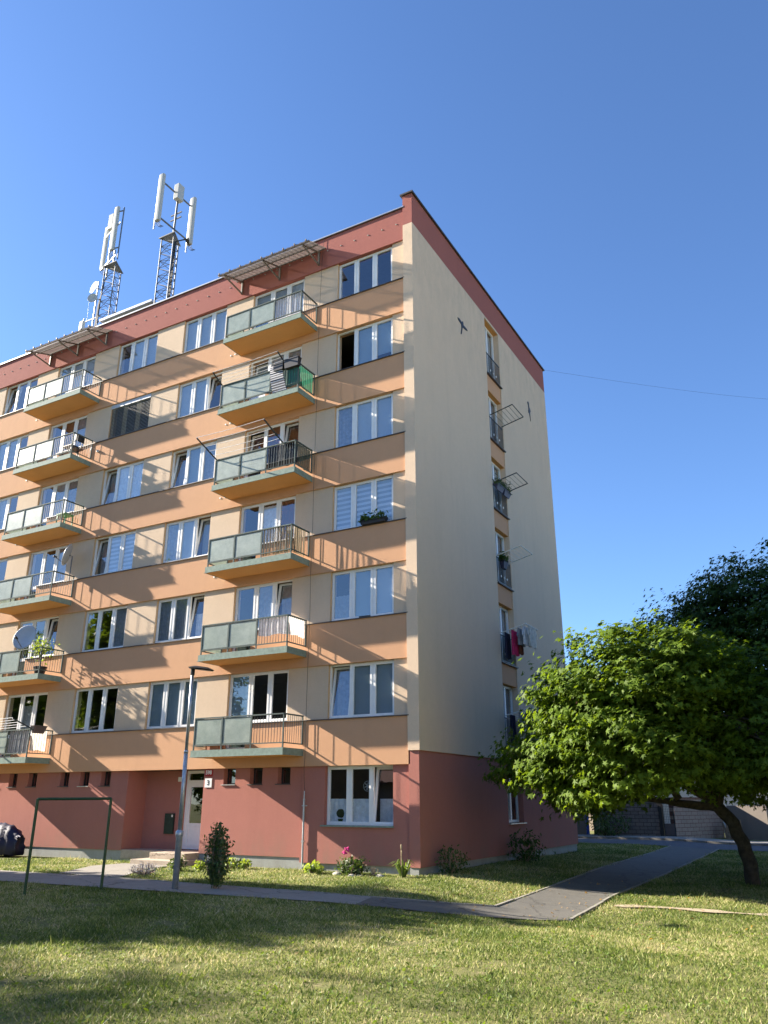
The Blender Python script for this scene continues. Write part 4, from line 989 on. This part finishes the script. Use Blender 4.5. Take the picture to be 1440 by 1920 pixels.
satdish((b+.0, -.45, zt+.75), (-.95, -.75, .35), .40, (b-.02, -.2, zt-.2), 'satellite dish seen edge-on on the third-floor left balcony')
sl, a, b, g2, yf, zt, zb = BAL['L', 2]
satdish((g2+.28, yf-.14, zt+.42), (.35, -1, .3), .44, (g2+.1, yf+.02, zt-.3), 'round grey satellite dish facing the lawn on the balcony with the potted tree')
pt = thing('potted_tree', 'small leafy tree in a black pot on the left balcony below the edge-on dish', 'potted plant', (b-.35, yf+.35, zb-.13))
obj('pot', MB().tube([(b-.35, yf+.3, zb-.12), (b-.35, yf+.3, zb+.14)], [.16, .22], 14).tube([(b-.35, yf+.3, zb+.12), (b-.35, yf+.3, zb+.16)], .24, 14), M['black'], pt)
obj('stem', MB().tube([(b-.35, yf+.3, zb+.1), (b-.37, yf+.3, zb+.5), (b-.3, yf+.28, zt-.05)], [.02, .018, .012]).tube([(b-.36, yf+.3, zb+.45), (b-.6, yf+.25, zt+.1)], [.014, .008]).tube([(b-.33, yf+.3, zt-.2), (b-.05, yf+.25, zt+.1)], [.012, .006]), M['wood'], pt)
P = [(b-.35+random.gauss(0, .26), yf+.25+random.gauss(0, .16), zt+.02+random.gauss(0, .16)) for _ in range(330)]
leaf_mesh('leaves', np.array(P), RNG.normal(size=(330, 3))+np.array([0, -.3, .5]), .10*(.6+.8*RNG.random(330)), M['hosta'], pt, 'oval')
# furniture
def table(name, lab, c, w, d_, h, mat, cat='table'):
    root = thing(name, lab, cat, c); x, y, z = c
    obj('tabletop', MB().box((x-w/2, y-d_/2, z+h-.03), (x+w/2, y+d_/2, z+h)), mat, root)
    for sx in (-1, 1):
        for sy in (-1, 1): obj('leg', MB().bar((x+sx*(w/2-.03), y+sy*(d_/2-.03), z), (x+sx*(w/2-.05), y+sy*(d_/2-.05), z+h-.03), .03), mat, root)
sl, a, b, g2, yf, zt, zb = BAL['L', 5]
table('balcony_table', 'dark small table on the fifth-floor left balcony', (g2+.55, yf+.4, zb-.13), .55, .4, .58, M['black'])
ch = thing('folding_chair', 'dark folding chair beside the small table on the fifth-floor left balcony', 'chair', (b-.35, yf+.45, zb-.13)); x, y, z = ch.location
obj('seat', MB().box((x-.2, y-.2, z+.42), (x+.2, y+.2, z+.45)), M['black'], ch); obj('backrest', MB().box((x+.17, y-.2, z+.72), (x+.2, y+.2, z+.98)), M['black'], ch)
for sy in (-.18, .18):
    obj('leg', MB().bar((x-.2, y+sy, z), (x+.19, y+sy, z+.95), .025), M['black'], ch); obj('leg', MB().bar((x+.2, y+sy, z), (x-.18, y+sy, z+.43), .025), M['black'], ch)
sl, a, b, g2, yf, zt, zb = BAL['L', 4]
table('balcony_table', 'small green table on the fourth-floor left balcony', (g2+.75, yf+.45, zb-.13), .5, .45, .5, plain('green_plastic', (.08, .3, .12), .5))
sl, a, b, g2, yf, zt, zb = BAL['L', 1]
planter(b-.1, b+.12, yf+.05, -.35, zt-.12, zt+.12, 'brown-grey flower box on the end rail of the lowest left balcony', M['brownplastic'])
o = tag(obj('hanging_rug', cloth(yf+.1, -.2, zb+.1, zt-.02, b-.05, .01, 3, axis='y'), M['clothcream'], loc=(b, yf, zt), fixn=False), 'beige rug hung inside the end rail of the lowest left balcony', 'rug')
o = tag(obj('striped_towel', cloth(g2+.35, g2+.75, zb-.02, zt-.02, yf+.06, .015, 3), M['clothwhite'], loc=(g2, yf, zt), fixn=False), 'white towel hung behind the bars of the lowest left balcony', 'towel')
sl, a, b, g2, yf, zt, zb = BAL['B', 2]
o = tag(obj('beach_towel', cloth(a+.75, a+1.45, zb+.45, zb+.66, yf+.12, .01, 2), M['clothwhite'], loc=(a, yf, zt), fixn=False), 'folded white cloth behind the glass of the second right balcony', 'cloth')
sl, a, b, g2, yf, zt, zb = BAL['B', 1]
bs = MB()
for i, x in enumerate((a+.35, a+1.6)): bs.box((x, yf+.12, zb-.13), (x+.5, yf+.35, zb+.02))
tag(obj('storage_crate', MB().box((a+.35, yf+.12, zb-.135), (a+.85, yf+.35, zb+.03)).box((a+.33, yf+.1, zb+.03), (a+.87, yf+.37, zb+.05)), M['terracotta'], loc=(a+.35, yf, zb-.13)), 'terracotta-coloured crate at the left end of the lowest right balcony', 'crate')
# window-sill flowers
planter(-1.85, -.98, -.14, .04, 3*H-H+4.222, 3*H-H+4.34, 'window box of dark leaves and red flowers on the third-floor corner sill', M['black'], (260, .12, .10, M['dkleaf'], 'oval'), 'flower_box', 'flower box')
tag(obj('sill_pot', MB().tube([(-2.62, .29, 1.5), (-2.62, .29, 1.58)], [.06, .08], 10).ball((-2.62, .29, 1.72), .13, 8, 6, (1.1, .5, .9)), M['dkleaf'], loc=(-2.62, .29, 1.5)), 'small potted plant inside the lace-curtained ground floor window', 'potted plant')
tag(obj('dark_cloth', cloth(-2.0, -1.6, H+4.23, H+4.30, .1, .01, 1), M['black'], loc=(-1.8, .1, H+4.23)), 'small dark folded cloth on the second-floor corner sill', 'cloth')

# drying racks on the gable
def rack(k, mat, lab, clothes=None, tilt_=.22, out=.92, yr=(6.35, 7.55)):
    z = (k-1)*H+3.66+1.05; y0, y1 = yr; root = thing('drying_rack', lab, 'drying rack', (0, (y0+y1)/2, z), 'drying racks outside the gable windows')
    mb = MB(); q = lambda y, t: (-.03+out*t, y, z+tilt_*t)
    for a_, b_ in ((q(y0, 0), q(y0, 1)), (q(y0, 1), q(y1, 1)), (q(y1, 1), q(y1, 0))): mb.tube([a_, b_], .019, 6)
    obj('frame', mb, mat, root); l = MB()
    for i in range(1, 6): l.tube([q(y0, i/6), q(y1, i/6)], .008, 4)
    obj('line', l, mat, root)
    for j in range(2): pass
    return q, z
GR = 3.66
rack(5, M['darkrail'], 'dark empty drying rack beside the window below the top one')
rack(4, M['darkrail'], 'dark empty drying rack above the blue planters')
rack(3, M['whitedirty'], 'white empty drying rack above the hanging blue pot')
q2, z2_ = rack(2, M['whitedirty'], 'white drying rack loaded with shirts and pink clothing')
q1, z1_ = rack(1, M['whitedirty'], 'white drying rack of the lowest gable window with dark clothes')
def garment(name, lab, t, y0, y1, z, L, mat, k, sleeves=False, cat='garment', grp=None):
    mb = cloth(y0, y1, z-L, z-.01, -.03+.92*t, .03, k, axis='y')
    if sleeves:
        x = -.03+.92*t
        for s_, yy in ((-1, y0), (1, y1)): mb.add([(x, yy, z-.02), (x, yy+s_*.13, z-.3), (x+.02, yy+s_*.05, z-.38), (x, yy, z-.22)], [(0, 1, 2, 3)])
    o = tag(obj(name, mb, mat, loc=(-.03+.92*t, (y0+y1)/2, z), fixn=False), lab, cat, grp); s_ = o.modifiers.new('s', 'SOLIDIFY'); s_.thickness = .008
G = 'washing on the gable racks'
zz = lambda z, t: z+.22*t
garment('shirt', 'white shirt hanging outermost on the loaded gable rack', 1.0, 6.6, 7.35, zz(z2_, 1.0), .72, M['clothcream'], 1, True, 'shirt', G)
garment('shirt', 'pale blue-white shirt hanging just inside the outermost one', .84, 6.45, 7.15, zz(z2_, .84), .62, M['clothwhite'], 2, True, 'shirt', G)
garment('shirt', 'grey patterned shirt between the pale shirts and the pink garment', .66, 6.4, 7.0, zz(z2_, .66), .58, M['clothgrey'], 3, True, 'shirt', G)
garment('dress', 'long pink garment on the loaded gable rack', .42, 6.4, 6.95, zz(z2_, .42), .85, M['clothpink'], 4, False, 'dress', G)
garment('trousers', 'dark brown-red trousers behind the pink garment', .5, 6.9, 7.2, zz(z2_, .5), .8, M['clothbrown'], 5, False, 'trousers', G)
garment('trousers', 'navy trousers nearest the wall on the loaded gable rack', .14, 6.4, 6.9, zz(z2_, .14), .9, M['clothnavy'], 6, False, 'trousers', G)
garment('jacket', 'black jacket hanging on the lowest gable rack', .75, 6.5, 6.95, zz(z1_, .75), .6, M['clothnavy'], 7, True, 'jacket', G)
garment('shirt', 'grey-blue shirt next to the black jacket on the lowest gable rack', .5, 6.45, 6.85, zz(z1_, .5), .7, M['clothgrey'], 8, False, 'shirt', G)
garment('trousers', 'dark trousers nearest the wall on the lowest gable rack', .2, 6.4, 6.8, zz(z1_, .2), 1.0, M['clothnavy'], 9, False, 'trousers', G)
bluebox = plain('blue_grey_plastic', (.06, .06, .13), .5, 0, .4, 20)
planter(.0, .2, 6.25, 6.92, 3*H+GR+.78, 3*H+GR+.98, 'left blue-grey planter with grassy herbs on the gable window rail', bluebox, (220, .14, .14, M['shrub'], 'strip'), 'flower_box', 'flower box', 'blue planters on the gable rail')
planter(.0, .2, 6.96, 7.62, 3*H+GR+.78, 3*H+GR+.98, 'right blue-grey planter with grassy herbs on the gable window rail', bluebox, (260, .17, .14, M['shrub'], 'strip'), 'flower_box', 'flower box', 'blue planters on the gable rail')
planter(.0, .2, 6.45, 6.85, 2*H+GR+.6, 2*H+GR+.9, 'dark blue pot with trailing leaves under the white empty rack', M['navy'], (200, .12, .12, M['dkleaf'], 'oval'), 'flower_pot', 'flower pot')

# ------------------------------------------------------------------ street furniture
L = thing('street_lamp', 'slim galvanised lamp post with a dark flat head beside the path', 'street lamp', (-3.12, -5.42, .28))
obj('post', MB().tube([(-3.12, -5.42, .2), (-3.12, -5.42, 1.3), (-3.12, -5.42, 1.34), (-3.12, -5.42, 1.42), (-3.12, -5.42, 1.46)], [.068, .066, .085, .085, .05], 14).tube([(-3.12, -5.42, 1.44), (-3.12, -5.42, 3.1)], .046, 14).tube([(-3.12, -5.42, 3.08), (-3.12, -5.42, 4.92)], .036, 14).tube([(-3.12, -5.42, 3.05), (-3.12, -5.42, 3.11)], .05, 14), M['galv'], L, smooth=True)
hd = MB(); N = 20
for zz_, sc_ in ((0, .92), (.03, 1.0), (.075, .55)):
    for k in range(N):
        t = 2*math.pi*k/N; hd.v.append((-3.12+.25+.36*math.cos(t)*sc_, -5.42+.2*math.sin(t)*sc_, 4.88-.16*(.36*math.cos(t)*sc_)+zz_))
hd.f.append(tuple(range(N))); hd.f.append(tuple(range(2*N, 3*N)))
for r_ in range(2):
    for k in range(N): hd.f.append((r_*N+k, r_*N+(k+1) % N, (r_+1)*N+(k+1) % N, (r_+1)*N+k))
obj('lamp_head', hd, M['lampblack'], L)
obj('collar', MB().tube([(-3.12, -5.42, 4.78), (-3.12, -5.42, 4.93)], .05, 12), M['lampblack'], L)
gp = MB(); PL_ = (-5.02, -7.66); PR_ = (-4.47, -6.2)
gp.tube([(*PL_, .1), (PL_[0], PL_[1], 2.09)], .03, 10).tube([(*PR_, .1), (PR_[0], PR_[1], 2.10)], .03, 10).tube([(PL_[0], PL_[1], 2.085), (PR_[0], PR_[1], 2.095)], .03, 10)
tag(obj('carpet_beating_frame', gp, M['greenpaint'], loc=(-4.75, -6.9, .28), smooth=False), 'dark green tubular carpet-beating frame standing on the shaded lawn', 'metal frame')
# covered motorcycle against the wall
mc = thing('covered_motorcycle', 'motorcycle under a dark blue tarpaulin by the wall at the left edge', 'motorcycle', (-16.9, -.55, .28))
cv = MB(); NX, NA = 26, 16
for i in range(NX+1):
    t = i/NX; x = -18.3+t*2.45; top = .28+1.08*(.6+.4*math.sin(min(1, t*1.6)*1.5))*(1-.42*max(0, t-.5)**1.2)*(1 if t < .8 else 1-(t-.8)*1.1); hw = .38*(math.sin(math.pi*min(1, max(0, .06+t*.9)))**.4)
    for j in range(NA+1):
        u = j/NA; a_ = math.pi*u; fold = .035*math.sin(j*2.3+i*.9)+.03*math.sin(i*1.7+j*.6)
        cv.v.append((x+1.25+.02*math.sin(j*1.3), -.55-math.cos(a_)*(hw+fold)*(1.0), min(.36, top)+(top-.36)*math.sin(a_)**.6+fold*.5))
for i in range(NX):
    for j in range(NA): cv.f.append((i*(NA+1)+j, (i+1)*(NA+1)+j, (i+1)*(NA+1)+j+1, i*(NA+1)+j+1))
cv.f.append(tuple(NX*(NA+1)+j for j in range(NA+1))); cv.f.append(tuple(range(NA+1)))
o = obj('tarpaulin', cv, M['navy'], mc, smooth=True, fixn=False); s_ = o.modifiers.new('s', 'SOLIDIFY'); s_.thickness = .01
for x in (-16.6, -15.15):
    rg = MB()
    for j in range(20):
        a0, a1 = j*math.pi/10, (j+1)*math.pi/10; rg.tube([(x+.26*math.cos(a0), -.55, .56+.26*math.sin(a0)), (x+.26*math.cos(a1), -.55, .56+.26*math.sin(a1))], .055, 6)
    obj('wheel', rg, M['black'], mc)
obj('frame', MB().bar((-16.55, -.55, .6), (-15.2, -.55, .56), .07).bar((-15.65, -.75, .5), (-15.05, -.8, .52), .04).bar((-15.95, -.78, .3), (-15.8, -.6, .6), .03), M['galvdark'], mc)

# ------------------------------------------------------------------ beyond the road
def slabwall(name, lab, p, q, z1, mat, th=.3, cap=None, cat='wall', group=None):
    p, q = Vector(p), Vector(q); d_ = (q-p); Lw = d_.length; ang = math.atan2(d_.y, d_.x); zb = min(gz(*p), gz(*q))+.0
    root = thing(name, lab, cat, (p.x, p.y, zb), group); root.rotation_euler = (0, 0, ang)
    o = obj('wall_body', MB(), mat, None) if False else None
    me = MB().box((0, 0, -.3), (Lw, th, z1)); ob_ = obj('wall_body', me, mat); ob_.parent = root
    if cap: oc = obj('coping', MB().box((-.03, -.04, z1), (Lw+.03, th+.04, z1+.07)), cap); oc.parent = root
    return root
slabwall('block_wall', 'grey split-block garden wall behind the bush across the road', (-3.3, 27.6), (.28, 27.6), 2.0, M['blockgrey'], .3, M['rooftile'])
slabwall('block_wall', 'pinkish block wall running back beside the metal gate', (1.1, 27.6), (2.95, 31.4), 2.05, M['blockpink'], .3, M['rooftile'])
slabwall('garden_wall', 'plain grey rendered wall behind the maple trunk', (3.25, 31.4), (5.3, 31.0), 1.75, M['greywall'], .3)
slabwall('white_post', 'narrow white gatepost between the pink block wall and the grey wall', (2.98, 31.3), (3.22, 31.3), 1.7, M['housewhite'], .2, cat='post')
slabwall('garden_wall', 'weathered concrete wall beside the blue post', (-6.5, 27.7), (-3.75, 27.7), 1.9, M['greywall'], .25)
tag(obj('blue_post', MB().tube([(-3.6, 27.5, 0), (-3.6, 27.5, 2.5)], .09, 12).tube([(-3.6, 27.5, 2.5), (-3.6, 27.5, 2.55)], .11, 12), M['bluepaint'], loc=(-3.6, 27.5, .16)), 'bright blue post at the end of the grey block wall', 'post')
gt = thing('metal_gate', 'half-open metal gate between the grey and the pink block walls', 'gate', (.35, 27.6, .15))
obj('gate_post', MB().box((.30, 27.5, 0), (.48, 27.7, 2.0)), M['black'], gt)
gm = MB(); frame(gm, .5, 1.08, .25, 2.0, 27.6, .04, .04)
for j in range(6): gm.bar((.58+j*.085, 27.62, .9), (.58+j*.085, 27.62, 2.0), .014)
for j in range(8): gm.bar((.52, 27.62, .95+j*.13), (1.06, 27.62, .95+j*.13), .008)
obj('gate_leaf', gm, M['darkrail'], gt); obj('gate_panel', MB().box((.54, 27.61, .29), (1.04, 27.63, .88)), M['brownplastic'], gt)
fn = thing('picket_fence', 'dark upright-bar fence on a low plinth at the right edge', 'fence', (5.5, 31, 0))
fb = MB()
for j in range(40): fb.bar((5.5+j*.16, 31, .75), (5.5+j*.16, 31, 2.2), .05, .02)
fb.bar((5.4, 31.04, .9), (12, 31.04, .9), .05); fb.bar((5.4, 31.04, 2.0), (12, 31.04, 2.0), .05)
obj('bars', fb, M['darkrail'], fn); obj('fence_plinth', MB().box((5.35, 30.9, -.1), (12, 31.2, .6)), M['greywall'], fn)
bounce_block = thing('apartment_building', 'unseen pale cream four-storey block added right of the lawn to bounce sunlight onto the red-based gable', 'apartment building', (31, -11, 0))  # unseen block, added so its sunlit face throws warm light on the gable
obj('wall', MB().box((31, -32, -.3), (43, 5, 13.4)), M['bouncepale'], bounce_block); obj('roof', MB().box((30.8, -32.2, 13.4), (43.2, 5.2, 13.7)), M['roof'], bounce_block)
for k in range(4):
    for j in range(11):
        y_ = -30.5+j*3.2; z_ = 1.4+k*3.1; fr = MB().box((30.96, y_, z_), (31.0, y_+1.7, z_+1.4)); o_ = obj('window', fr, M['white'], bounce_block)
        obj('pane', MB().box((30.94, y_+.08, z_+.08), (30.962, y_+1.62, z_+1.32)), M['blinddark'], o_)
def house(name, lab, x0, x1, y0, y1, h, rh, wm, rm, wins, grp='houses across the road'):
    root = thing(name, lab, 'house', (x0, y0, .1), grp)
    obj('wall', MB().box((x0, y0, -.2), (x1, y1, h)), wm, root)
    ym = (y0+y1)/2; r_ = MB().prism([(y0-.4, h-.1), (ym, h+rh), (y1+.4, h-.1), (y1+.4, h+.05), (ym, h+rh+.2), (y0-.4, h+.05)], x0-.3, x1+.3, 0)
    obj('roof', r_, rm, root); obj('gable_end', MB().prism([(y0, h), (ym, h+rh), (y1, h)], x0+.01, x1-.01, 0), wm, root)
    for (a_, b_, c_, d_) in wins:
        fr = MB(); frame(fr, a_, b_, c_, d_, y0-.03, .07, .05); f_ = obj('window', fr, M['white'], root)
        obj('pane', MB().box((a_+.06, y0-.015, c_+.06), (b_-.06, y0-.005, d_-.06)), plain('dark_pane', (.03, .035, .04), .1) if 'dark_pane' not in bpy.data.materials else bpy.data.materials['dark_pane'], f_)
house('house', 'white house with dark window behind the garden walls', -2.5, 5.2, 40, 48, 4.2, 2.4, M['housewhite'], M['rooftile'], [(.6, 1.8, 1.9, 2.9), (3, 4.1, 1.9, 2.9)])
house('house', 'beige house behind the upright-bar fence', 6.0, 16, 38, 47, 5.2, 3, M['housebeige'], M['rooftile'], [(7, 8.2, 2, 3.3), (10, 11.2, 2, 3.3)])
house('house', 'house with brick-red roof showing just beyond the gable edge', -9, -3.9, 36, 45, 7.0, 2.8, M['housebeige'], M['rooftile'], [(-6, -5, 5, 6.3)])
# opposite block behind the camera, mirrored in the upper panes
house('house', 'tall gable-roofed house far behind the lawn, mirrored in the second-floor panes', -31, -7, -42, -31, 12.2, 3.6, M['housebrown'], M['rooftile'], [(-24, -22.5, 2, 3.6)], 'houses across the lawn')
shrub('roadside_bush', 'leafy bush growing against the grey block wall across the road', (-2.3, 26.6, .15), 2.2, 1.7, 900, .16, M['shrub'], stems=18)
dw = MB()
for _ in range(16):
    x = 3.3+random.uniform(-.1, .7); y = 30.3+random.uniform(-.2, .2); dw.bar((x, y, .0), (x+random.uniform(-.3, .25), y+.2, random.uniform(.3, 1.1)), random.uniform(.05, .11))
tag(obj('wood_pile', dw, M['wood'], loc=(3.5, 30.3, 0)), 'heap of old wood leaning on the white gatepost', 'wood pile')

# ------------------------------------------------------------------ grass
def inpoly(x, y, poly):
    r_ = np.zeros(len(x), bool); n = len(poly)
    for i in range(n):
        x1, y1 = poly[i]; x2, y2 = poly[(i+1) % n]
        c = ((y1 > y) != (y2 > y)) & (x < (x2-x1)*(y-y1)/((y2-y1)+1e-12)+x1); r_ ^= c
    return r_
paths = [NEAR+FAR[::-1], [(1.5, -5.68), (2.75, -5.24), (3.8, -4.58), (4.9, -3.9), (3.34, -3.41), (2.8, -3.75), (2.2, -4.1), (1.2, -4.55)], PR+PL[::-1], [(-9.4, -.9), (-9.5, -2), (-8.3, -4.15), (-6.1, -4.15), (-7.4, -2), (-7.5, -.9)], [(-9.3, -1), (-7.2, -1), (-7.2, .2), (-9.3, .2)]]
fwn = np.array(fw); rn = np.array((math.cos(yaw), math.sin(yaw), 0)); un_ = np.cross(rn, fwn)
def scatter(n, x0, x1, y0, y1):
    x = RNG.uniform(x0, x1, n); y = RNG.uniform(y0, y1, n); z = gzv(x, y)
    d = np.stack([x-CAM.x, y-CAM.y, z-CAM.z], 1); dep = d@fwn; ok = dep > 1
    px = 720+1485*(d@rn)/np.maximum(dep, .1); py = 960-1485*(d@un_)/np.maximum(dep, .1)
    ok &= (px > -500) & (px < 2500) & (py < 2150)
    jx = x+RNG.normal(0, .035, n)+.03*np.sin(y*7+x*3); jy = y+RNG.normal(0, .035, n)+.03*np.sin(x*7)
    for p in paths: ok &= ~inpoly(jx, jy, p)
    ok &= ~((x < .0) & (y > .0) & (y < 13.8)) & ~((y > 20))
    keep = np.clip((11.0/np.maximum(dep, 1))**1.2, .12, 1); ok &= RNG.random(n) < keep
    # worn patches
    pat = np.sin(x*1.7+1.3*np.sin(y*1.1))*np.sin(y*1.9+1.7*np.sin(x*.8))+.5*np.sin(x*5.1+y*3.3)*np.sin(y*4.7-x*2.2)
    ok &= ~((pat > .85) & (RNG.random(n) < .75))
    return x[ok], y[ok], z[ok], dep[ok], pat[ok]
def grass(name, lab, n, x0, x1, y0, y1):
    x, y, z, dep, pat = scatter(n, x0, x1, y0, y1); m = len(x)
    h = (.012+.028*RNG.random(m)**1.5)*(1+.3*np.sin(x*2.9+y*1.6))*(1+.025*dep); h *= np.where(RNG.random(m) < .015, 2.2, 1)
    w_ = .0045+.0004*dep*(.6+.8*RNG.random(m)); a = RNG.uniform(0, 2*np.pi, m); ln = h*RNG.uniform(.2, 1.6, m); b = RNG.uniform(0, 2*np.pi, m)
    co = np.zeros((m, 3, 3)); co[:, 0] = np.stack([x-np.cos(a)*w_, y-np.sin(a)*w_, z-.005], 1); co[:, 1] = np.stack([x+np.cos(a)*w_, y+np.sin(a)*w_, z-.005], 1); co[:, 2] = np.stack([x+np.cos(b)*ln, y+np.sin(b)*ln, z+h], 1)
    me = bpy.data.meshes.new(name); me.vertices.add(3*m); me.vertices.foreach_set('co', co.ravel()); me.loops.add(3*m); me.loops.foreach_set('vertex_index', np.arange(3*m, dtype=np.int32))
    me.polygons.add(m); me.polygons.foreach_set('loop_start', np.arange(0, 3*m, 3, dtype=np.int32)); me.polygons.foreach_set('loop_total', np.full(m, 3, dtype=np.int32))
    t = np.clip(.42+.16*np.sin(x*.9+2*np.sin(y*.8))+.12*np.sin(x*3.1+2*np.sin(y*2.3))*np.sin(y*3.7+x)+RNG.normal(0, .3, m)+.14*pat, 0, 1); at = me.attributes.new('tint', 'FLOAT', 'POINT'); at.data.foreach_set('value', np.repeat(t, 3).astype(np.float32))
    me.update(calc_edges=True); me.materials.append(M['grass']); o = bpy.data.objects.new(name, me); C.objects.link(o)
    return tag(o, lab, 'grass', kind='stuff')
def grassmat():
    m, nt, b, o = newmat('lawn_grass')
    at = nt.nodes.new('ShaderNodeAttribute'); at.attribute_name = 'tint'
    r = nt.nodes.new('ShaderNodeValToRGB'); e = r.color_ramp.elements; e[0].position = 0; e[0].color = (.075, .12, .022, 1); e[1].position = 1; e[1].color = (.56, .48, .27, 1)
    x = r.color_ramp.elements.new(.45); x.color = (.21, .265, .055, 1); x = r.color_ramp.elements.new(.72); x.color = (.40, .40, .15, 1)
    nt.links.new(at.outputs['Fac'], r.inputs[0]); nt.links.new(r.outputs[0], b.inputs['Base Color']); b.inputs['Roughness'].default_value = .5; b.inputs['Specular IOR Level'].default_value = .25
    t = nt.nodes.new('ShaderNodeBsdfTranslucent'); nt.links.new(r.outputs[0], t.inputs[0]); mx = nt.nodes.new('ShaderNodeMixShader'); mx.inputs[0].default_value = .4
    nt.links.new(b.outputs[0], mx.inputs[1]); nt.links.new(t.outputs[0], mx.inputs[2]); nt.links.new(mx.outputs[0], o.inputs[0]); return m
M['grass'] = grassmat()
grass('lawn_grass', 'short patchy grass of the lawn and the strip along the wall', 2000000, -14, 19, -17.5, 20)

# broad-leaved weeds in the lawn
x, y, z, dep, pat = scatter(60000, -12, 13, -17, 4); cl = (np.sin(x*3.3+2*np.sin(y*2.1))*np.sin(y*3.9+1.5*np.sin(x*2.7))) > .35; cl |= RNG.random(len(x)) < .12
x, y, z = x[cl], y[cl], z[cl]; k_ = len(x)
nn = RNG.normal(size=(k_, 3))*.5+np.array([0, 0, .9])
tag(leaf_mesh('lawn_weeds', np.stack([x, y, z+.012+.02*RNG.random(k_)], 1), nn, .045*(.5+.9*RNG.random(k_)), M['shrubby'], None, 'oval'), 'low broad-leaved weeds among the lawn grass', 'weeds', kind='stuff')

# dry leaves blown over the path and lawn near the maple
n_ = 260; lx = RNG.normal(4.6, 2.4, n_); ly = RNG.normal(-1.5, 3.0, n_); k9 = (lx > .3) & (ly < 8); lx, ly = lx[k9], ly[k9]
tag(leaf_mesh('fallen_leaves', np.stack([lx, ly, gzv(lx, ly)+.04], 1), RNG.normal(size=(len(lx), 3))*.35+np.array([0, 0, 1]), .085*(.5+.7*RNG.random(len(lx))), M['dryleaf'], None, 'maple'), 'dry fallen leaves scattered over the side path and lawn', 'leaves', kind='stuff')
